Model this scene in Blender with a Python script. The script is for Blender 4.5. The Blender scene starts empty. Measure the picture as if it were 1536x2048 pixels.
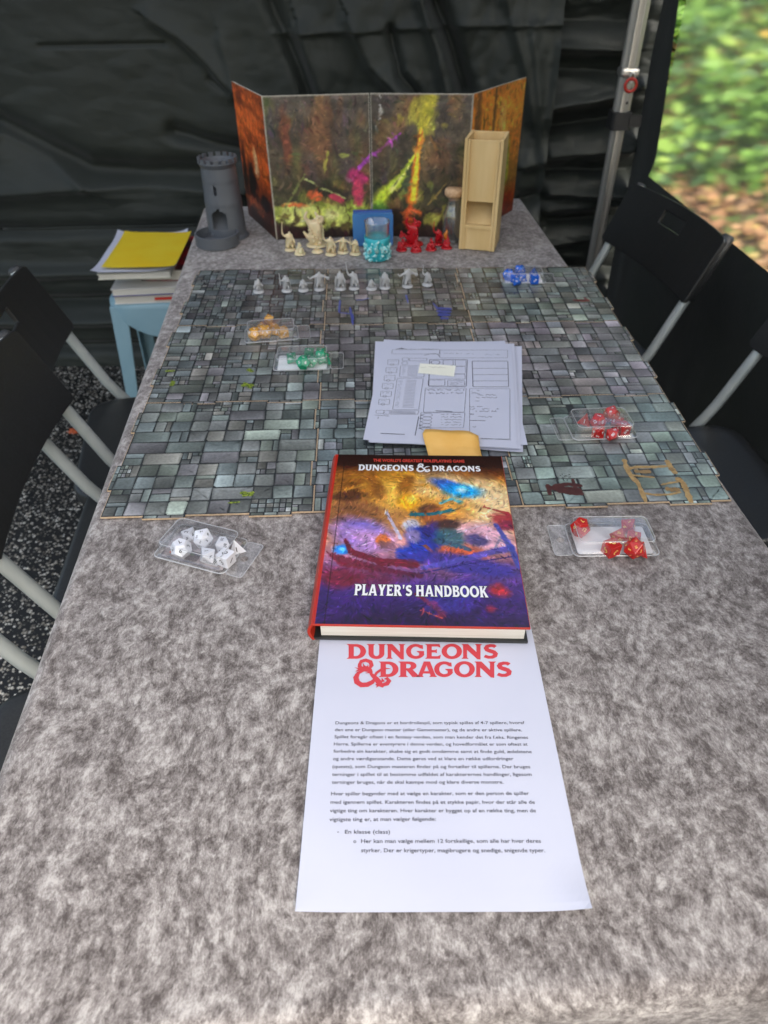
import bpy, bmesh, math, random
import numpy as np
from mathutils import Vector, Matrix, noise as mnoise
from mathutils.geometry import tessellate_polygon
R = math.radians
random.seed(7); rng = np.random.default_rng(7)
S = bpy.context.scene; COL = S.collection

# ------------------------------------------------------------------ camera, world, sun, exposure
TT = 0.74                       # table top height
CF, CH, CP, CR = 1393.6, 0.5519, 0.6987, -0.0112
CAM = np.array([0.0, 0.0, TT + CH])
cam_d = bpy.data.cameras.new('camera'); cam = bpy.data.objects.new('camera', cam_d); COL.objects.link(cam); S.camera = cam
_x = Vector((1, 0, 0)); _dn = Vector((0, -math.sin(CP), -math.cos(CP))); _fw = Vector((0, math.cos(CP), -math.sin(CP)))
_xi = _x * math.cos(CR) - _dn * math.sin(CR); _di = _x * math.sin(CR) + _dn * math.cos(CR)
_m = Matrix((_xi, -_di, -_fw)).transposed().to_4x4(); _m.translation = Vector(CAM)
cam.matrix_world = _m
cam_d.sensor_fit = 'VERTICAL'; cam_d.sensor_height = 36.0; cam_d.lens = CF / 2048 * 36.0
cam_d.clip_start = 0.02; cam_d.clip_end = 800
cam_d.dof.use_dof = True; cam_d.dof.focus_distance = 0.72; cam_d.dof.aperture_fstop = 7.2

W = bpy.data.worlds.new("World"); S.world = W; W.use_nodes = True
_nt = W.node_tree; _nt.nodes.clear()
_sky = _nt.nodes.new('ShaderNodeTexSky'); _sky.sky_type = 'NISHITA'; _sky.sun_disc = False
_sky.sun_elevation = R(48); _sky.sun_rotation = R(150); _sky.air_density = 1.4; _sky.dust_density = 4.0
_bg = _nt.nodes.new('ShaderNodeBackground'); _bg.inputs[1].default_value = 0.15
_wo = _nt.nodes.new('ShaderNodeOutputWorld'); _nt.links.new(_sky.outputs[0], _bg.inputs[0]); _nt.links.new(_bg.outputs[0], _wo.inputs[0])
sun_d = bpy.data.lights.new('sun', 'SUN'); sun = bpy.data.objects.new('sun', sun_d); COL.objects.link(sun)
sun_d.energy = 1.5; sun_d.angle = R(22); sun_d.color = (1, .96, .9)
_e, _a = R(48), R(150)          # azimuth clockwise from +Y: behind the camera on the right
sun.rotation_euler = Vector((math.sin(_a) * math.cos(_e), math.cos(_a) * math.cos(_e), math.sin(_e))).to_track_quat('Z', 'Y').to_euler()
S.view_settings.view_transform = 'Standard'; S.view_settings.look = 'None'
S.view_settings.exposure = 0.95; S.view_settings.gamma = 1; S.view_settings.use_curve_mapping = False
S.cycles.use_denoising = True
S.cycles.max_bounces = 8; S.cycles.transparent_max_bounces = 16; S.cycles.caustics_reflective = False; S.cycles.caustics_refractive = False

# ------------------------------------------------------------------ measuring helpers (photo pixel -> point on a plane)
def ray(px, py):
    x, y = (px - 768) / CF, (py - 1024) / CF
    c, s = math.cos(CR), math.sin(CR); u = x * c + y * s; v = -x * s + y * c
    return np.array([u, math.cos(CP) - v * math.sin(CP), -math.sin(CP) - v * math.cos(CP)])
def U(px, py, z=TT):
    d = ray(px, py); return CAM + d * ((z - CAM[2]) / d[2])
def UY(px, py, Y):
    d = ray(px, py); return CAM + d * (Y / d[1])
def UP(px, py, P, n):
    d = ray(px, py); P = np.array(P); n = np.array(n); return CAM + d * (np.dot(P - CAM, n) / np.dot(d, n))

# ------------------------------------------------------------------ build helpers
def lin(c):
    c = np.asarray(c, float) / 255.0
    return np.where(c <= .04045, c / 12.92, ((c + .055) / 1.055) ** 2.4)
def tag(o, label=None, cat=None, group=None, kind=None):
    if label: o['label'] = label
    if cat: o['category'] = cat
    if group: o['group'] = group
    if kind: o['kind'] = kind
    return o
def empty(name, loc=(0, 0, 0), rz=0.0, **k):
    o = bpy.data.objects.new(name, None); COL.objects.link(o); o.location = loc; o.rotation_euler = (0, 0, rz)
    o.empty_display_size = .02
    return tag(o, **k)
def link(name, me, mat=None, parent=None, smooth=False, **k):
    o = bpy.data.objects.new(name, me); COL.objects.link(o)
    if mat is not None:
        me.materials.clear(); me.materials.append(mat)
    if parent is not None: o.parent = parent
    if smooth: me.polygons.foreach_set('use_smooth', [True] * len(me.polygons))
    return tag(o, **k)
def from_bm(name, bm, mat, parent=None, smooth=False, **k):
    me = bpy.data.meshes.new(name); bm.to_mesh(me); bm.free(); return link(name, me, mat, parent, smooth, **k)
def from_py(name, vs, fs, mat, parent=None, smooth=False, cols=None, **k):
    me = bpy.data.meshes.new(name); me.from_pydata([tuple(map(float, v)) for v in vs], [], fs)
    if cols is not None:
        a = me.color_attributes.new('print', 'FLOAT_COLOR', 'POINT')
        cc = np.ones((len(vs), 4), np.float32); cc[:, :3] = cols; a.data.foreach_set('color', cc.ravel())
    me.validate(); me.update(); return link(name, me, mat, parent, smooth, **k)
def grid_mesh(name, P, mat, parent=None, cols=None, smooth=True, mask=None, **k):
    ny, nx = P.shape[:2]; idx = np.arange(nx * ny).reshape(ny, nx)
    q = np.stack([idx[:-1, :-1], idx[:-1, 1:], idx[1:, 1:], idx[1:, :-1]], -1)
    if mask is not None: q = q[mask]
    q = q.reshape(-1, 4)
    me = bpy.data.meshes.new(name); me.vertices.add(nx * ny); me.vertices.foreach_set('co', P.reshape(-1).astype(np.float32))
    me.loops.add(q.size); me.loops.foreach_set('vertex_index', q.ravel().astype(np.int32))
    me.polygons.add(len(q)); me.polygons.foreach_set('loop_start', np.arange(0, q.size, 4, dtype=np.int32))
    me.update(calc_edges=True)
    if cols is not None:
        a = me.color_attributes.new('print', 'FLOAT_COLOR', 'POINT')
        cc = np.ones((nx * ny, 4), np.float32); cc[:, :3] = cols.reshape(-1, 3); a.data.foreach_set('color', cc.ravel())
    if not smooth: me.polygons.foreach_set('use_smooth', [False] * len(me.polygons))
    return link(name, me, mat, parent, smooth, **k)
def bm_box(bm, x0, x1, y0, y1, z0, z1, bev=0.0, M=None):
    r = bmesh.ops.create_cube(bm, size=1)['verts']
    for v in r: v.co = Vector(((x0 + x1) / 2 + v.co.x * (x1 - x0), (y0 + y1) / 2 + v.co.y * (y1 - y0), (z0 + z1) / 2 + v.co.z * (z1 - z0)))
    if bev > 0:
        es = list({e for v in r for e in v.link_edges})
        r = list({v for f in bmesh.ops.bevel(bm, geom=es, offset=bev, segments=2, profile=.5, affect='EDGES')['faces'] for v in f.verts} | {v for v in r if v.is_valid})
    if M is not None:
        for v in r:
            if v.is_valid: v.co = M @ v.co
def box(name, x0, x1, y0, y1, z0, z1, mat, parent=None, bev=0.0, M=None, **k):
    bm = bmesh.new(); bm_box(bm, x0, x1, y0, y1, z0, z1, bev, M); return from_bm(name, bm, mat, parent, **k)
def bm_tube(bm, pts, rad, n=12, cap=True):
    pts = [Vector(p) for p in pts]; rads = rad if isinstance(rad, (list, tuple)) else [rad] * len(pts)
    rings = []; up = None
    for i, p in enumerate(pts):
        d = (pts[min(i + 1, len(pts) - 1)] - pts[max(i - 1, 0)]).normalized()
        if up is None:
            up = Vector((0, 0, 1)) if abs(d.z) < .9 else Vector((0, 1, 0))
        a = d.cross(up).normalized(); b = a.cross(d).normalized(); up = b
        rings.append([bm.verts.new(p + (a * math.cos(t) + b * math.sin(t)) * rads[i]) for t in [2 * math.pi * j / n for j in range(n)]])
    for r0, r1 in zip(rings, rings[1:]):
        for j in range(n): bm.faces.new((r0[j], r1[j], r1[(j + 1) % n], r0[(j + 1) % n]))
    if cap:
        bm.faces.new(rings[0]); bm.faces.new(rings[-1][::-1])
def bm_lathe(bm, prof, n=32, c=(0, 0, 0)):
    rings = []
    for r, z in prof:
        if r < 1e-6: rings.append([bm.verts.new((c[0], c[1], c[2] + z))])
        else: rings.append([bm.verts.new((c[0] + r * math.cos(2 * math.pi * j / n), c[1] + r * math.sin(2 * math.pi * j / n), c[2] + z)) for j in range(n)])
    for a, b in zip(rings, rings[1:]):
        for j in range(n):
            k = (j + 1) % n
            if len(a) == 1 and len(b) == 1: continue
            if len(a) == 1: bm.faces.new((a[0], b[j], b[k]))
            elif len(b) == 1: bm.faces.new((a[j], a[k], b[0]))
            else: bm.faces.new((a[j], a[k], b[k], b[j]))
def rrect(x0, x1, y0, y1, r, seg=5):
    o = []
    for cx, cy, a0 in ((x1 - r, y1 - r, 0), (x0 + r, y1 - r, 90), (x0 + r, y0 + r, 180), (x1 - r, y0 + r, 270)):
        for i in range(seg + 1):
            a = R(a0 + 90 * i / seg); o.append((cx + r * math.cos(a), cy + r * math.sin(a)))
    return o
def bm_prism(bm, poly, z0, z1, top=True, bot=True):
    a = [bm.verts.new((x, y, z0)) for x, y in poly]; b = [bm.verts.new((x, y, z1)) for x, y in poly]; n = len(poly)
    for i in range(n): bm.faces.new((a[i], a[(i + 1) % n], b[(i + 1) % n], b[i]))
    if top: bm.faces.new(b)
    if bot: bm.faces.new(a[::-1])

# value noise
_P = rng.random((256, 256))
def vn(x, y):
    xi = np.floor(x).astype(int); yi = np.floor(y).astype(int); fx = x - xi; fy = y - yi
    fx = fx * fx * (3 - 2 * fx); fy = fy * fy * (3 - 2 * fy); g = lambda a, b: _P[a % 256, b % 256]
    return (g(xi, yi) * (1 - fx) + g(xi + 1, yi) * fx) * (1 - fy) + (g(xi, yi + 1) * (1 - fx) + g(xi + 1, yi + 1) * fx) * fy
def fbm(x, y, o=4):
    s = 0; a = .5
    for i in range(o): s = s + a * vn(x * 2 ** i + 17 * i, y * 2 ** i + 5 * i); a *= .5
    return s / (1 - .5 ** o)

# ------------------------------------------------------------------ materials
def mat(name, col=(.5, .5, .5), rough=.5, **k):
    m = bpy.data.materials.new(name); m.use_nodes = True; b = m.node_tree.nodes['Principled BSDF']
    b.inputs['Base Color'].default_value = (*col, 1); b.inputs['Roughness'].default_value = rough
    for n, v in k.items():
        n = n.replace('_', ' ')
        b.inputs[n].default_value = v
    return m
def nodes(m): return m.node_tree, m.node_tree.nodes, m.node_tree.links, m.node_tree.nodes['Principled BSDF']
def add_noise(m, scale, c0, c1, lo=.35, hi=.65, detail=4, bump=0.0, bdist=.001, stretch=None, rough_var=0.0, coord='Object'):
    t, N, L, b = nodes(m)
    tc = N.new('ShaderNodeTexCoord'); mp = N.new('ShaderNodeMapping'); L.new(tc.outputs[coord], mp.inputs[0])
    if stretch: mp.inputs['Scale'].default_value = stretch
    n = N.new('ShaderNodeTexNoise'); n.inputs['Scale'].default_value = scale; n.inputs['Detail'].default_value = detail; L.new(mp.outputs[0], n.inputs[0])
    r = N.new('ShaderNodeValToRGB'); r.color_ramp.elements[0].position = lo; r.color_ramp.elements[1].position = hi
    r.color_ramp.elements[0].color = (*c0, 1); r.color_ramp.elements[1].color = (*c1, 1)
    L.new(n.outputs[0], r.inputs[0]); L.new(r.outputs[0], b.inputs['Base Color'])
    if bump:
        bp = N.new('ShaderNodeBump'); bp.inputs['Strength'].default_value = bump; bp.inputs['Distance'].default_value = bdist
        L.new(n.outputs[0], bp.inputs['Height']); L.new(bp.outputs[0], b.inputs['Normal'])
    if rough_var:
        mr = N.new('ShaderNodeMapRange'); r0 = b.inputs['Roughness'].default_value
        mr.inputs['To Min'].default_value = r0 - rough_var; mr.inputs['To Max'].default_value = r0 + rough_var
        L.new(n.outputs[0], mr.inputs[0]); L.new(mr.outputs[0], b.inputs['Roughness'])
    return m
def printed(name, rough=.4, coat=0.0, grain=0.0, spec=.5):
    m = mat(name, rough=rough); t, N, L, b = nodes(m)
    a = N.new('ShaderNodeVertexColor'); a.layer_name = 'print'
    b.inputs['Specular IOR Level'].default_value = spec
    if grain:
        tc = N.new('ShaderNodeTexCoord'); n = N.new('ShaderNodeTexNoise'); n.inputs['Scale'].default_value = 260; n.inputs['Detail'].default_value = 5
        L.new(tc.outputs['Object'], n.inputs[0]); mr = N.new('ShaderNodeMapRange'); mr.inputs['From Min'].default_value = .3; mr.inputs['From Max'].default_value = .7
        mr.inputs['To Min'].default_value = 1 - grain; mr.inputs['To Max'].default_value = 1 + grain; L.new(n.outputs[0], mr.inputs[0])
        mx = N.new('ShaderNodeVectorMath'); mx.operation = 'SCALE'; L.new(a.outputs[0], mx.inputs[0]); L.new(mr.outputs[0], mx.inputs['Scale'])
        L.new(mx.outputs[0], b.inputs['Base Color'])
    else: L.new(a.outputs[0], b.inputs['Base Color'])
    if coat: b.inputs['Coat Weight'].default_value = coat; b.inputs['Coat Roughness'].default_value = .12
    return m
def clear(name, tint=(1, 1, 1), gloss=.12, rough=.06, haze=0.0):
    m = bpy.data.materials.new(name); m.use_nodes = True; t = m.node_tree; N = t.nodes; L = t.links; N.clear()
    tr = N.new('ShaderNodeBsdfTransparent'); tr.inputs[0].default_value = (*tint, 1)
    gl = N.new('ShaderNodeBsdfGlossy'); gl.inputs['Roughness'].default_value = rough
    lw = N.new('ShaderNodeLayerWeight'); lw.inputs[0].default_value = .35
    mr = N.new('ShaderNodeMapRange'); mr.inputs['To Min'].default_value = gloss * .35; mr.inputs['To Max'].default_value = min(1, gloss * 5)
    n = N.new('ShaderNodeTexNoise'); n.inputs['Scale'].default_value = 60; tc = N.new('ShaderNodeTexCoord'); L.new(tc.outputs['Object'], n.inputs[0])
    bp = N.new('ShaderNodeBump'); bp.inputs['Strength'].default_value = .15; bp.inputs['Distance'].default_value = .001; L.new(n.outputs[0], bp.inputs['Height']); L.new(bp.outputs[0], gl.inputs['Normal'])
    mx = N.new('ShaderNodeMixShader'); o = N.new('ShaderNodeOutputMaterial')
    L.new(lw.outputs['Facing'], mr.inputs[0]); L.new(mr.outputs[0], mx.inputs[0]); L.new(tr.outputs[0], mx.inputs[1]); L.new(gl.outputs[0], mx.inputs[2]); L.new(mx.outputs[0], o.inputs[0])
    if haze:
        df = N.new('ShaderNodeBsdfDiffuse'); df.inputs[0].default_value = (.9, .9, .9, 1); tl = N.new('ShaderNodeBsdfTranslucent'); tl.inputs[0].default_value = (.9, .9, .9, 1); a = N.new('ShaderNodeAddShader')
        L.new(df.outputs[0], a.inputs[0]); L.new(tl.outputs[0], a.inputs[1]); m2 = N.new('ShaderNodeMixShader'); m2.inputs[0].default_value = haze; L.new(mx.outputs[0], m2.inputs[1]); L.new(a.outputs[0], m2.inputs[2]); L.new(m2.outputs[0], o.inputs[0])
    return m

def velvet():
    m = mat('crushed_velvet', rough=.75); t, N, L, b = nodes(m)
    tc = N.new('ShaderNodeTexCoord')
    # slowly turning pile direction: warp coordinates with a big noise
    w = N.new('ShaderNodeTexNoise'); w.inputs['Scale'].default_value = 9; w.inputs['Detail'].default_value = 2; L.new(tc.outputs['Object'], w.inputs[0])
    ws = N.new('ShaderNodeVectorMath'); ws.operation = 'SCALE'; ws.inputs['Scale'].default_value = .035; L.new(w.outputs['Color'], ws.inputs[0])
    ad = N.new('ShaderNodeVectorMath'); L.new(tc.outputs['Object'], ad.inputs[0]); L.new(ws.outputs[0], ad.inputs[1])
    def nz(scale, det, rg, stretch=(1, 1, 1), rot=0, dist=0):
        mp = N.new('ShaderNodeMapping'); mp.inputs['Scale'].default_value = stretch; mp.inputs['Rotation'].default_value = (0, 0, R(rot)); L.new(ad.outputs[0], mp.inputs[0])
        n = N.new('ShaderNodeTexNoise'); n.inputs['Scale'].default_value = scale; n.inputs['Detail'].default_value = det; n.inputs['Roughness'].default_value = rg
        n.inputs['Distortion'].default_value = dist
        L.new(mp.outputs[0], n.inputs[0]); return n.outputs[0]
    a = nz(36, 3, .6, (1, .7, 1), 30)          # broad drifts
    c = nz(125, 6, .70, (1, .72, 1), -12, .3)     # crushed patches
    d = nz(640, 4, .75, (1, .5, 1), 20)        # nap
    def mth(op, x, y):
        n = N.new('ShaderNodeMath'); n.operation = op
        for i, q in enumerate((x, y)):
            if isinstance(q, (int, float)): n.inputs[i].default_value = q
            else: L.new(q, n.inputs[i])
        return n.outputs[0]
    s = mth('ADD', mth('MULTIPLY', a, .62), mth('ADD', mth('MULTIPLY', c, 1.3), mth('MULTIPLY', d, .75)))
    s = mth('DIVIDE', s, 2.67)
    r = N.new('ShaderNodeValToRGB'); e = r.color_ramp.elements
    e[0].position = .405; e[0].color = (.085, .071, .066, 1); e[1].position = .61; e[1].color = (.53, .50, .47, 1)
    x = r.color_ramp.elements.new(.465); x.color = (.17, .15, .141, 1); x = r.color_ramp.elements.new(.525); x.color = (.30, .273, .258, 1)
    L.new(s, r.inputs[0]); L.new(r.outputs[0], b.inputs['Base Color'])
    b.inputs['Sheen Weight'].default_value = .35; b.inputs['Sheen Roughness'].default_value = .45
    b.inputs['Sheen Tint'].default_value = (.9, .88, .85, 1); b.inputs['Specular IOR Level'].default_value = .2
    bp = N.new('ShaderNodeBump'); bp.inputs['Strength'].default_value = .5; bp.inputs['Distance'].default_value = .0015; L.new(s, bp.inputs['Height']); L.new(bp.outputs[0], b.inputs['Normal'])
    return m
def ground_mat():
    m = mat('exposed_aggregate', rough=.55); t, N, L, b = nodes(m)
    tc = N.new('ShaderNodeTexCoord')
    w = N.new('ShaderNodeTexNoise'); w.inputs['Scale'].default_value = 120; L.new(tc.outputs['Object'], w.inputs[0])
    ws = N.new('ShaderNodeVectorMath'); ws.operation = 'SCALE'; ws.inputs['Scale'].default_value = .006; L.new(w.outputs['Color'], ws.inputs[0])
    ad = N.new('ShaderNodeVectorMath'); L.new(tc.outputs['Object'], ad.inputs[0]); L.new(ws.outputs[0], ad.inputs[1])
    v = N.new('ShaderNodeTexVoronoi'); v.inputs['Scale'].default_value = 135; L.new(ad.outputs[0], v.inputs[0])
    sp = N.new('ShaderNodeSeparateColor'); L.new(v.outputs['Color'], sp.inputs[0])
    # size of each pebble varies with its cell
    rad = N.new('ShaderNodeMapRange'); rad.inputs['From Min'].default_value = .15; rad.inputs['From Max'].default_value = 1; rad.inputs['To Min'].default_value = .10; rad.inputs['To Max'].default_value = .62; L.new(sp.outputs[0], rad.inputs[0])
    lt = N.new('ShaderNodeMath'); lt.operation = 'SUBTRACT'; L.new(rad.outputs[0], lt.inputs[0]); L.new(v.outputs['Distance'], lt.inputs[1])
    st = N.new('ShaderNodeMapRange'); st.inputs['From Min'].default_value = 0; st.inputs['From Max'].default_value = .12; L.new(lt.outputs[0], st.inputs[0])
    pc = N.new('ShaderNodeValToRGB'); L.new(sp.outputs[1], pc.inputs[0]); e = pc.color_ramp.elements
    e[0].color = (.14, .12, .09, 1); e[1].color = (.85, .83, .74, 1); q = e.new(.5); q.color = (.45, .42, .35, 1)
    mx = N.new('ShaderNodeMix'); mx.data_type = 'RGBA'; mx.inputs[6].default_value = (.006, .006, .005, 1); L.new(st.outputs[0], mx.inputs[0]); L.new(pc.outputs[0], mx.inputs[7])
    L.new(mx.outputs[2], b.inputs['Base Color'])
    bp = N.new('ShaderNodeBump'); bp.inputs['Strength'].default_value = .8; bp.inputs['Distance'].default_value = .003; L.new(st.outputs[0], bp.inputs['Height']); L.new(bp.outputs[0], b.inputs['Normal'])
    return m
M = {}
M['velvet'] = velvet(); M['ground'] = ground_mat()
M['tarp'] = add_noise(mat('black_polyester', rough=.60, Sheen_Weight=.12, Specular_IOR_Level=.4), 3, (.0125, .0165, .0130), (.0195, .0245, .0195), detail=3)
t_, N_, L_, b_ = nodes(M['tarp'])
_n = N_.new('ShaderNodeTexNoise'); _n.inputs['Scale'].default_value = 26; _n.inputs['Detail'].default_value = 9; _n.inputs['Roughness'].default_value = .6; _tc = N_.new('ShaderNodeTexCoord'); L_.new(_tc.outputs['Object'], _n.inputs[0])
_b = N_.new('ShaderNodeBump'); _b.inputs['Strength'].default_value = .2; _b.inputs['Distance'].default_value = .005; L_.new(_n.outputs[0], _b.inputs['Height']); L_.new(_b.outputs[0], b_.inputs['Normal'])
M['roof'] = mat('soft_light_canopy', (.6, .61, .62), .7)  # cloth of the unseen roof, pale and translucent to soften the daylight
_t, _N, _L, _b = nodes(M['roof']); _tr = _N.new('ShaderNodeBsdfTranslucent'); _tr.inputs[0].default_value = (.62, .645, .70, 1); _mx = _N.new('ShaderNodeMixShader'); _mx.inputs[0].default_value = .72
_o = [x for x in _N if x.type == 'OUTPUT_MATERIAL'][0]; _L.new(_b.outputs[0], _mx.inputs[1]); _L.new(_tr.outputs[0], _mx.inputs[2]); _L.new(_mx.outputs[0], _o.inputs[0])
M['alu'] = add_noise(mat('aluminium', rough=.42, Metallic=.85), 40, (.36, .35, .32), (.50, .485, .45), stretch=(1, 1, .05), rough_var=.08)
M['chair_tube'] = add_noise(mat('grey_powder_coated_steel', rough=.38, Metallic=.25), 30, (.46, .50, .47), (.56, .60, .57), stretch=(1, 1, .3), rough_var=.08)
M['chair_plastic'] = add_noise(mat('black_chair_plastic', rough=.42), 300, (.014, .0145, .014), (.022, .023, .022), bump=.15, bdist=.0004)
M['sleeve_grey'] = mat('dark_grey_sleeve', (.035, .036, .036), .5)
M['stool'] = add_noise(mat('pale_blue_plastic', rough=.4), 8, (.24, .40, .47), (.28, .445, .515), rough_var=.06)
M['black'] = mat('black_rubber', (.008, .008, .008), .6)
M['red_plastic'] = mat('red_plastic', (.6, .03, .015), .35)
M['steel'] = mat('steel', (.5, .5, .48), .35, Metallic=1.0)
M['paper'] = add_noise(mat('white_paper', rough=.6), 5, (.565, .585, .69), (.605, .625, .73), detail=2, bump=.06, bdist=.004)
M['pages'] = add_noise(mat('page_edges', rough=.8), 60, (.56, .53, .45), (.74, .72, .64), stretch=(.2, .2, 40), bump=.2, bdist=.0004)
M['ink'] = mat('printed_ink', (.065, .065, .085), .6)
M['red_ink'] = mat('red_ink', (.60, .045, .06), .55)
M['title_red'] = mat('title_red_ink', (.62, .05, .03), .3)
M['title_white'] = mat('title_white_ink', (.85, .85, .86), .3)
M['title_dark'] = mat('title_dark_ink', (.01, .008, .012), .3)
M['cover_print'] = printed('glossy_cover_print', rough=.2, spec=.4)
M['screen_print'] = printed('worn_screen_print', rough=.42, grain=.12)
M['board_print'] = printed('laminated_stone_print', rough=.27, grain=.16, spec=.5)
M['grout'] = mat('printed_dark_joints', (.030, .034, .035), .27)
M['chipboard'] = add_noise(mat('tan_greyboard_edge', rough=.8), 300, (.52, .37, .23), (.66, .50, .33))
M['cover_red'] = mat('red_cover_cloth', (.45, .03, .015), .35)
M['cover_back'] = mat('dark_back_cover', (.02, .022, .022), .4)
M['wood'] = add_noise(mat('pale_pine', rough=.5), 26, (.70, .47, .19), (.86, .64, .32), lo=.3, hi=.7, detail=5, stretch=(1, 1, .12), bump=.05, bdist=.0005)
M['print3d'] = mat('grey_filament', (.105, .115, .128), .42)
t_, N_, L_, b_ = nodes(M['print3d'])
_w = N_.new('ShaderNodeTexWave'); _w.bands_direction = 'Z'; _w.inputs['Scale'].default_value = 380; _w.inputs['Distortion'].default_value = .2; _tc = N_.new('ShaderNodeTexCoord'); L_.new(_tc.outputs['Object'], _w.inputs[0])
_b = N_.new('ShaderNodeBump'); _b.inputs['Strength'].default_value = .3; _b.inputs['Distance'].default_value = .0003; L_.new(_w.outputs[1], _b.inputs['Height']); L_.new(_b.outputs[0], b_.inputs['Normal'])
M['cream'] = mat('cream_figure_plastic', (.80, .66, .40), .5, Subsurface_Weight=.15, Subsurface_Scale=.01)
M['redfig'] = mat('red_figure_plastic', (.50, .008, .015), .35)
M['greyfig'] = mat('grey_figure_plastic', (.50, .50, .50), .55)
M['blue_card'] = add_noise(mat('blue_card_box', rough=.4), 20, (.055, .20, .48), (.07, .235, .54))
M['blue_dark'] = mat('dark_blue_card', (.02, .08, .30), .4)
M['turq'] = mat('turquoise_resin', (.03, .46, .52), .3)
M['turq_pale'] = add_noise(mat('pale_turquoise_resin', rough=.35), 240, (.10, .58, .62), (.62, .88, .84), lo=.4, hi=.6)
M['cork'] = add_noise(mat('cork', rough=.85), 160, (.58, .35, .19), (.78, .54, .32), bump=.3, bdist=.0005)
M['glass'] = clear('clear_glass', (.97, .985, .985), .2, .03)
M['bottle_glass'] = clear('bottle_glass', (.80, .83, .83), .45, .05, .06)
M['pet'] = clear('clear_box_plastic', (.955, .96, .965), .12, .10, .05)
M['vinyl'] = clear('clear_window_vinyl', (.97, .98, .975), .03, .12, .03)
_t, _N, _L = M['vinyl'].node_tree, M['vinyl'].node_tree.nodes, M['vinyl'].node_tree.links
_tr = [x for x in _N if x.type == 'BSDF_TRANSPARENT'][0]; _rf = _N.new('ShaderNodeBsdfRefraction'); _rf.inputs['IOR'].default_value = 1.10; _rf.inputs['Roughness'].default_value = .125; _rf.inputs[0].default_value = (.99, .995, .99, 1)
_L.new(_rf.outputs[0], _tr.outputs[0].links[0].to_socket)
M['sleeve'] = clear('clear_sleeve', (.94, .95, .95), .10, .15)
M['card'] = mat('white_card_insert', (.82, .82, .83), .5)
M['note'] = add_noise(mat('orange_sticky_note', rough=.6), 30, (.86, .47, .10), (.90, .53, .14), bump=.1, bdist=.002)
M['label'] = mat('pale_yellow_label', (.88, .88, .74), .6)
M['yellow'] = add_noise(mat('yellow_folder', rough=.45), 10, (.84, .58, .02), (.86, .66, .04))
M['eye'] = mat('dark_eye', (.02, .03, .05), .3)
def dice_mat(n, col, tr=.25, sss=0): 
    return mat(n, col, .12, Transmission_Weight=tr, Coat_Weight=.5, IOR=1.45)
M['d_white'] = mat('white_dice_plastic', (.78, .79, .84), .2, Coat_Weight=.4)
M['d_red'] = dice_mat('clear_red_dice_plastic', (.90, .03, .025), .45); M['d_green'] = dice_mat('green_dice_plastic', (.01, .42, .20), .3)
M['d_amber'] = dice_mat('amber_dice_plastic', (.74, .36, .045), .1); M['d_blue'] = dice_mat('blue_dice_plastic', (.01, .12, .62), 0)
M['n_white'] = mat('white_numeral_paint', (.85, .85, .85), .4); M['n_black'] = mat('black_numeral_paint', (.02, .02, .02), .4); M['n_gold'] = mat('gold_numeral_paint', (.9, .62, .14), .4)
M['worn'] = add_noise(mat('worn_card_edge', rough=.7), 120, (.42, .38, .30), (.62, .58, .50))
def leafmat(n):
    m = printed(n, rough=.5); nt, N, L, b = nodes(m); b.inputs['Transmission Weight'].default_value = 0.0
    tr = N.new('ShaderNodeBsdfTranslucent'); a = [x for x in N if x.type == 'VERTEX_COLOR'][0]; L.new(a.outputs[0], tr.inputs[0])
    mx = N.new('ShaderNodeMixShader'); mx.inputs[0].default_value = .3; o = [x for x in N if x.type == 'OUTPUT_MATERIAL'][0]
    L.new(b.outputs[0], mx.inputs[1]); L.new(tr.outputs[0], mx.inputs[2]); L.new(mx.outputs[0], o.inputs[0]); return m
M['leaf'] = leafmat('leaf_print')
M['soil'] = add_noise(mat('leafy_soil', rough=.9), 6, (.05, .04, .02), (.14, .09, .045), bump=.5, bdist=.05)

# ------------------------------------------------------------------ ground and hillside
def tri_rect(x0, x1, y0, y1, z, n):
    xs = np.linspace(x0, x1, n); ys = np.linspace(y0, y1, n); X, Y = np.meshgrid(xs, ys); return np.stack([X, Y, np.full_like(X, z)], -1)
grid_mesh('ground', tri_rect(-150, 150, -150, 150, 0, 3), M['ground'], kind='structure')
HD = np.array([.56, .83])          # uphill direction
def hill_h(X, Y):
    t = X * HD[0] + Y * HD[1] - 3.45
    t = np.maximum(t, 0) + 0.0
    return t * .62 * (1 - np.exp(-t * 2.2)) + .16 * (fbm(X * 1.1 + 9, Y * 1.1, 3) - .5) * np.minimum(t, 1)
sx = np.linspace(-4, 16, 110); ux = np.concatenate([np.linspace(-.15, 6, 80), np.linspace(6.3, 18, 30)])
A_, B_ = np.meshgrid(sx, ux); Xh = HD[0] * (3.45 + B_) + HD[1] * (A_ - 3); Yh = HD[1] * (3.45 + B_) - HD[0] * (A_ - 3)
Zh = hill_h(Xh, Yh) - .012 * (B_ < .02) + .004
grid_mesh('hillside', np.stack([Xh, Yh, Zh], -1), M['soil'], kind='structure')

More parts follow.
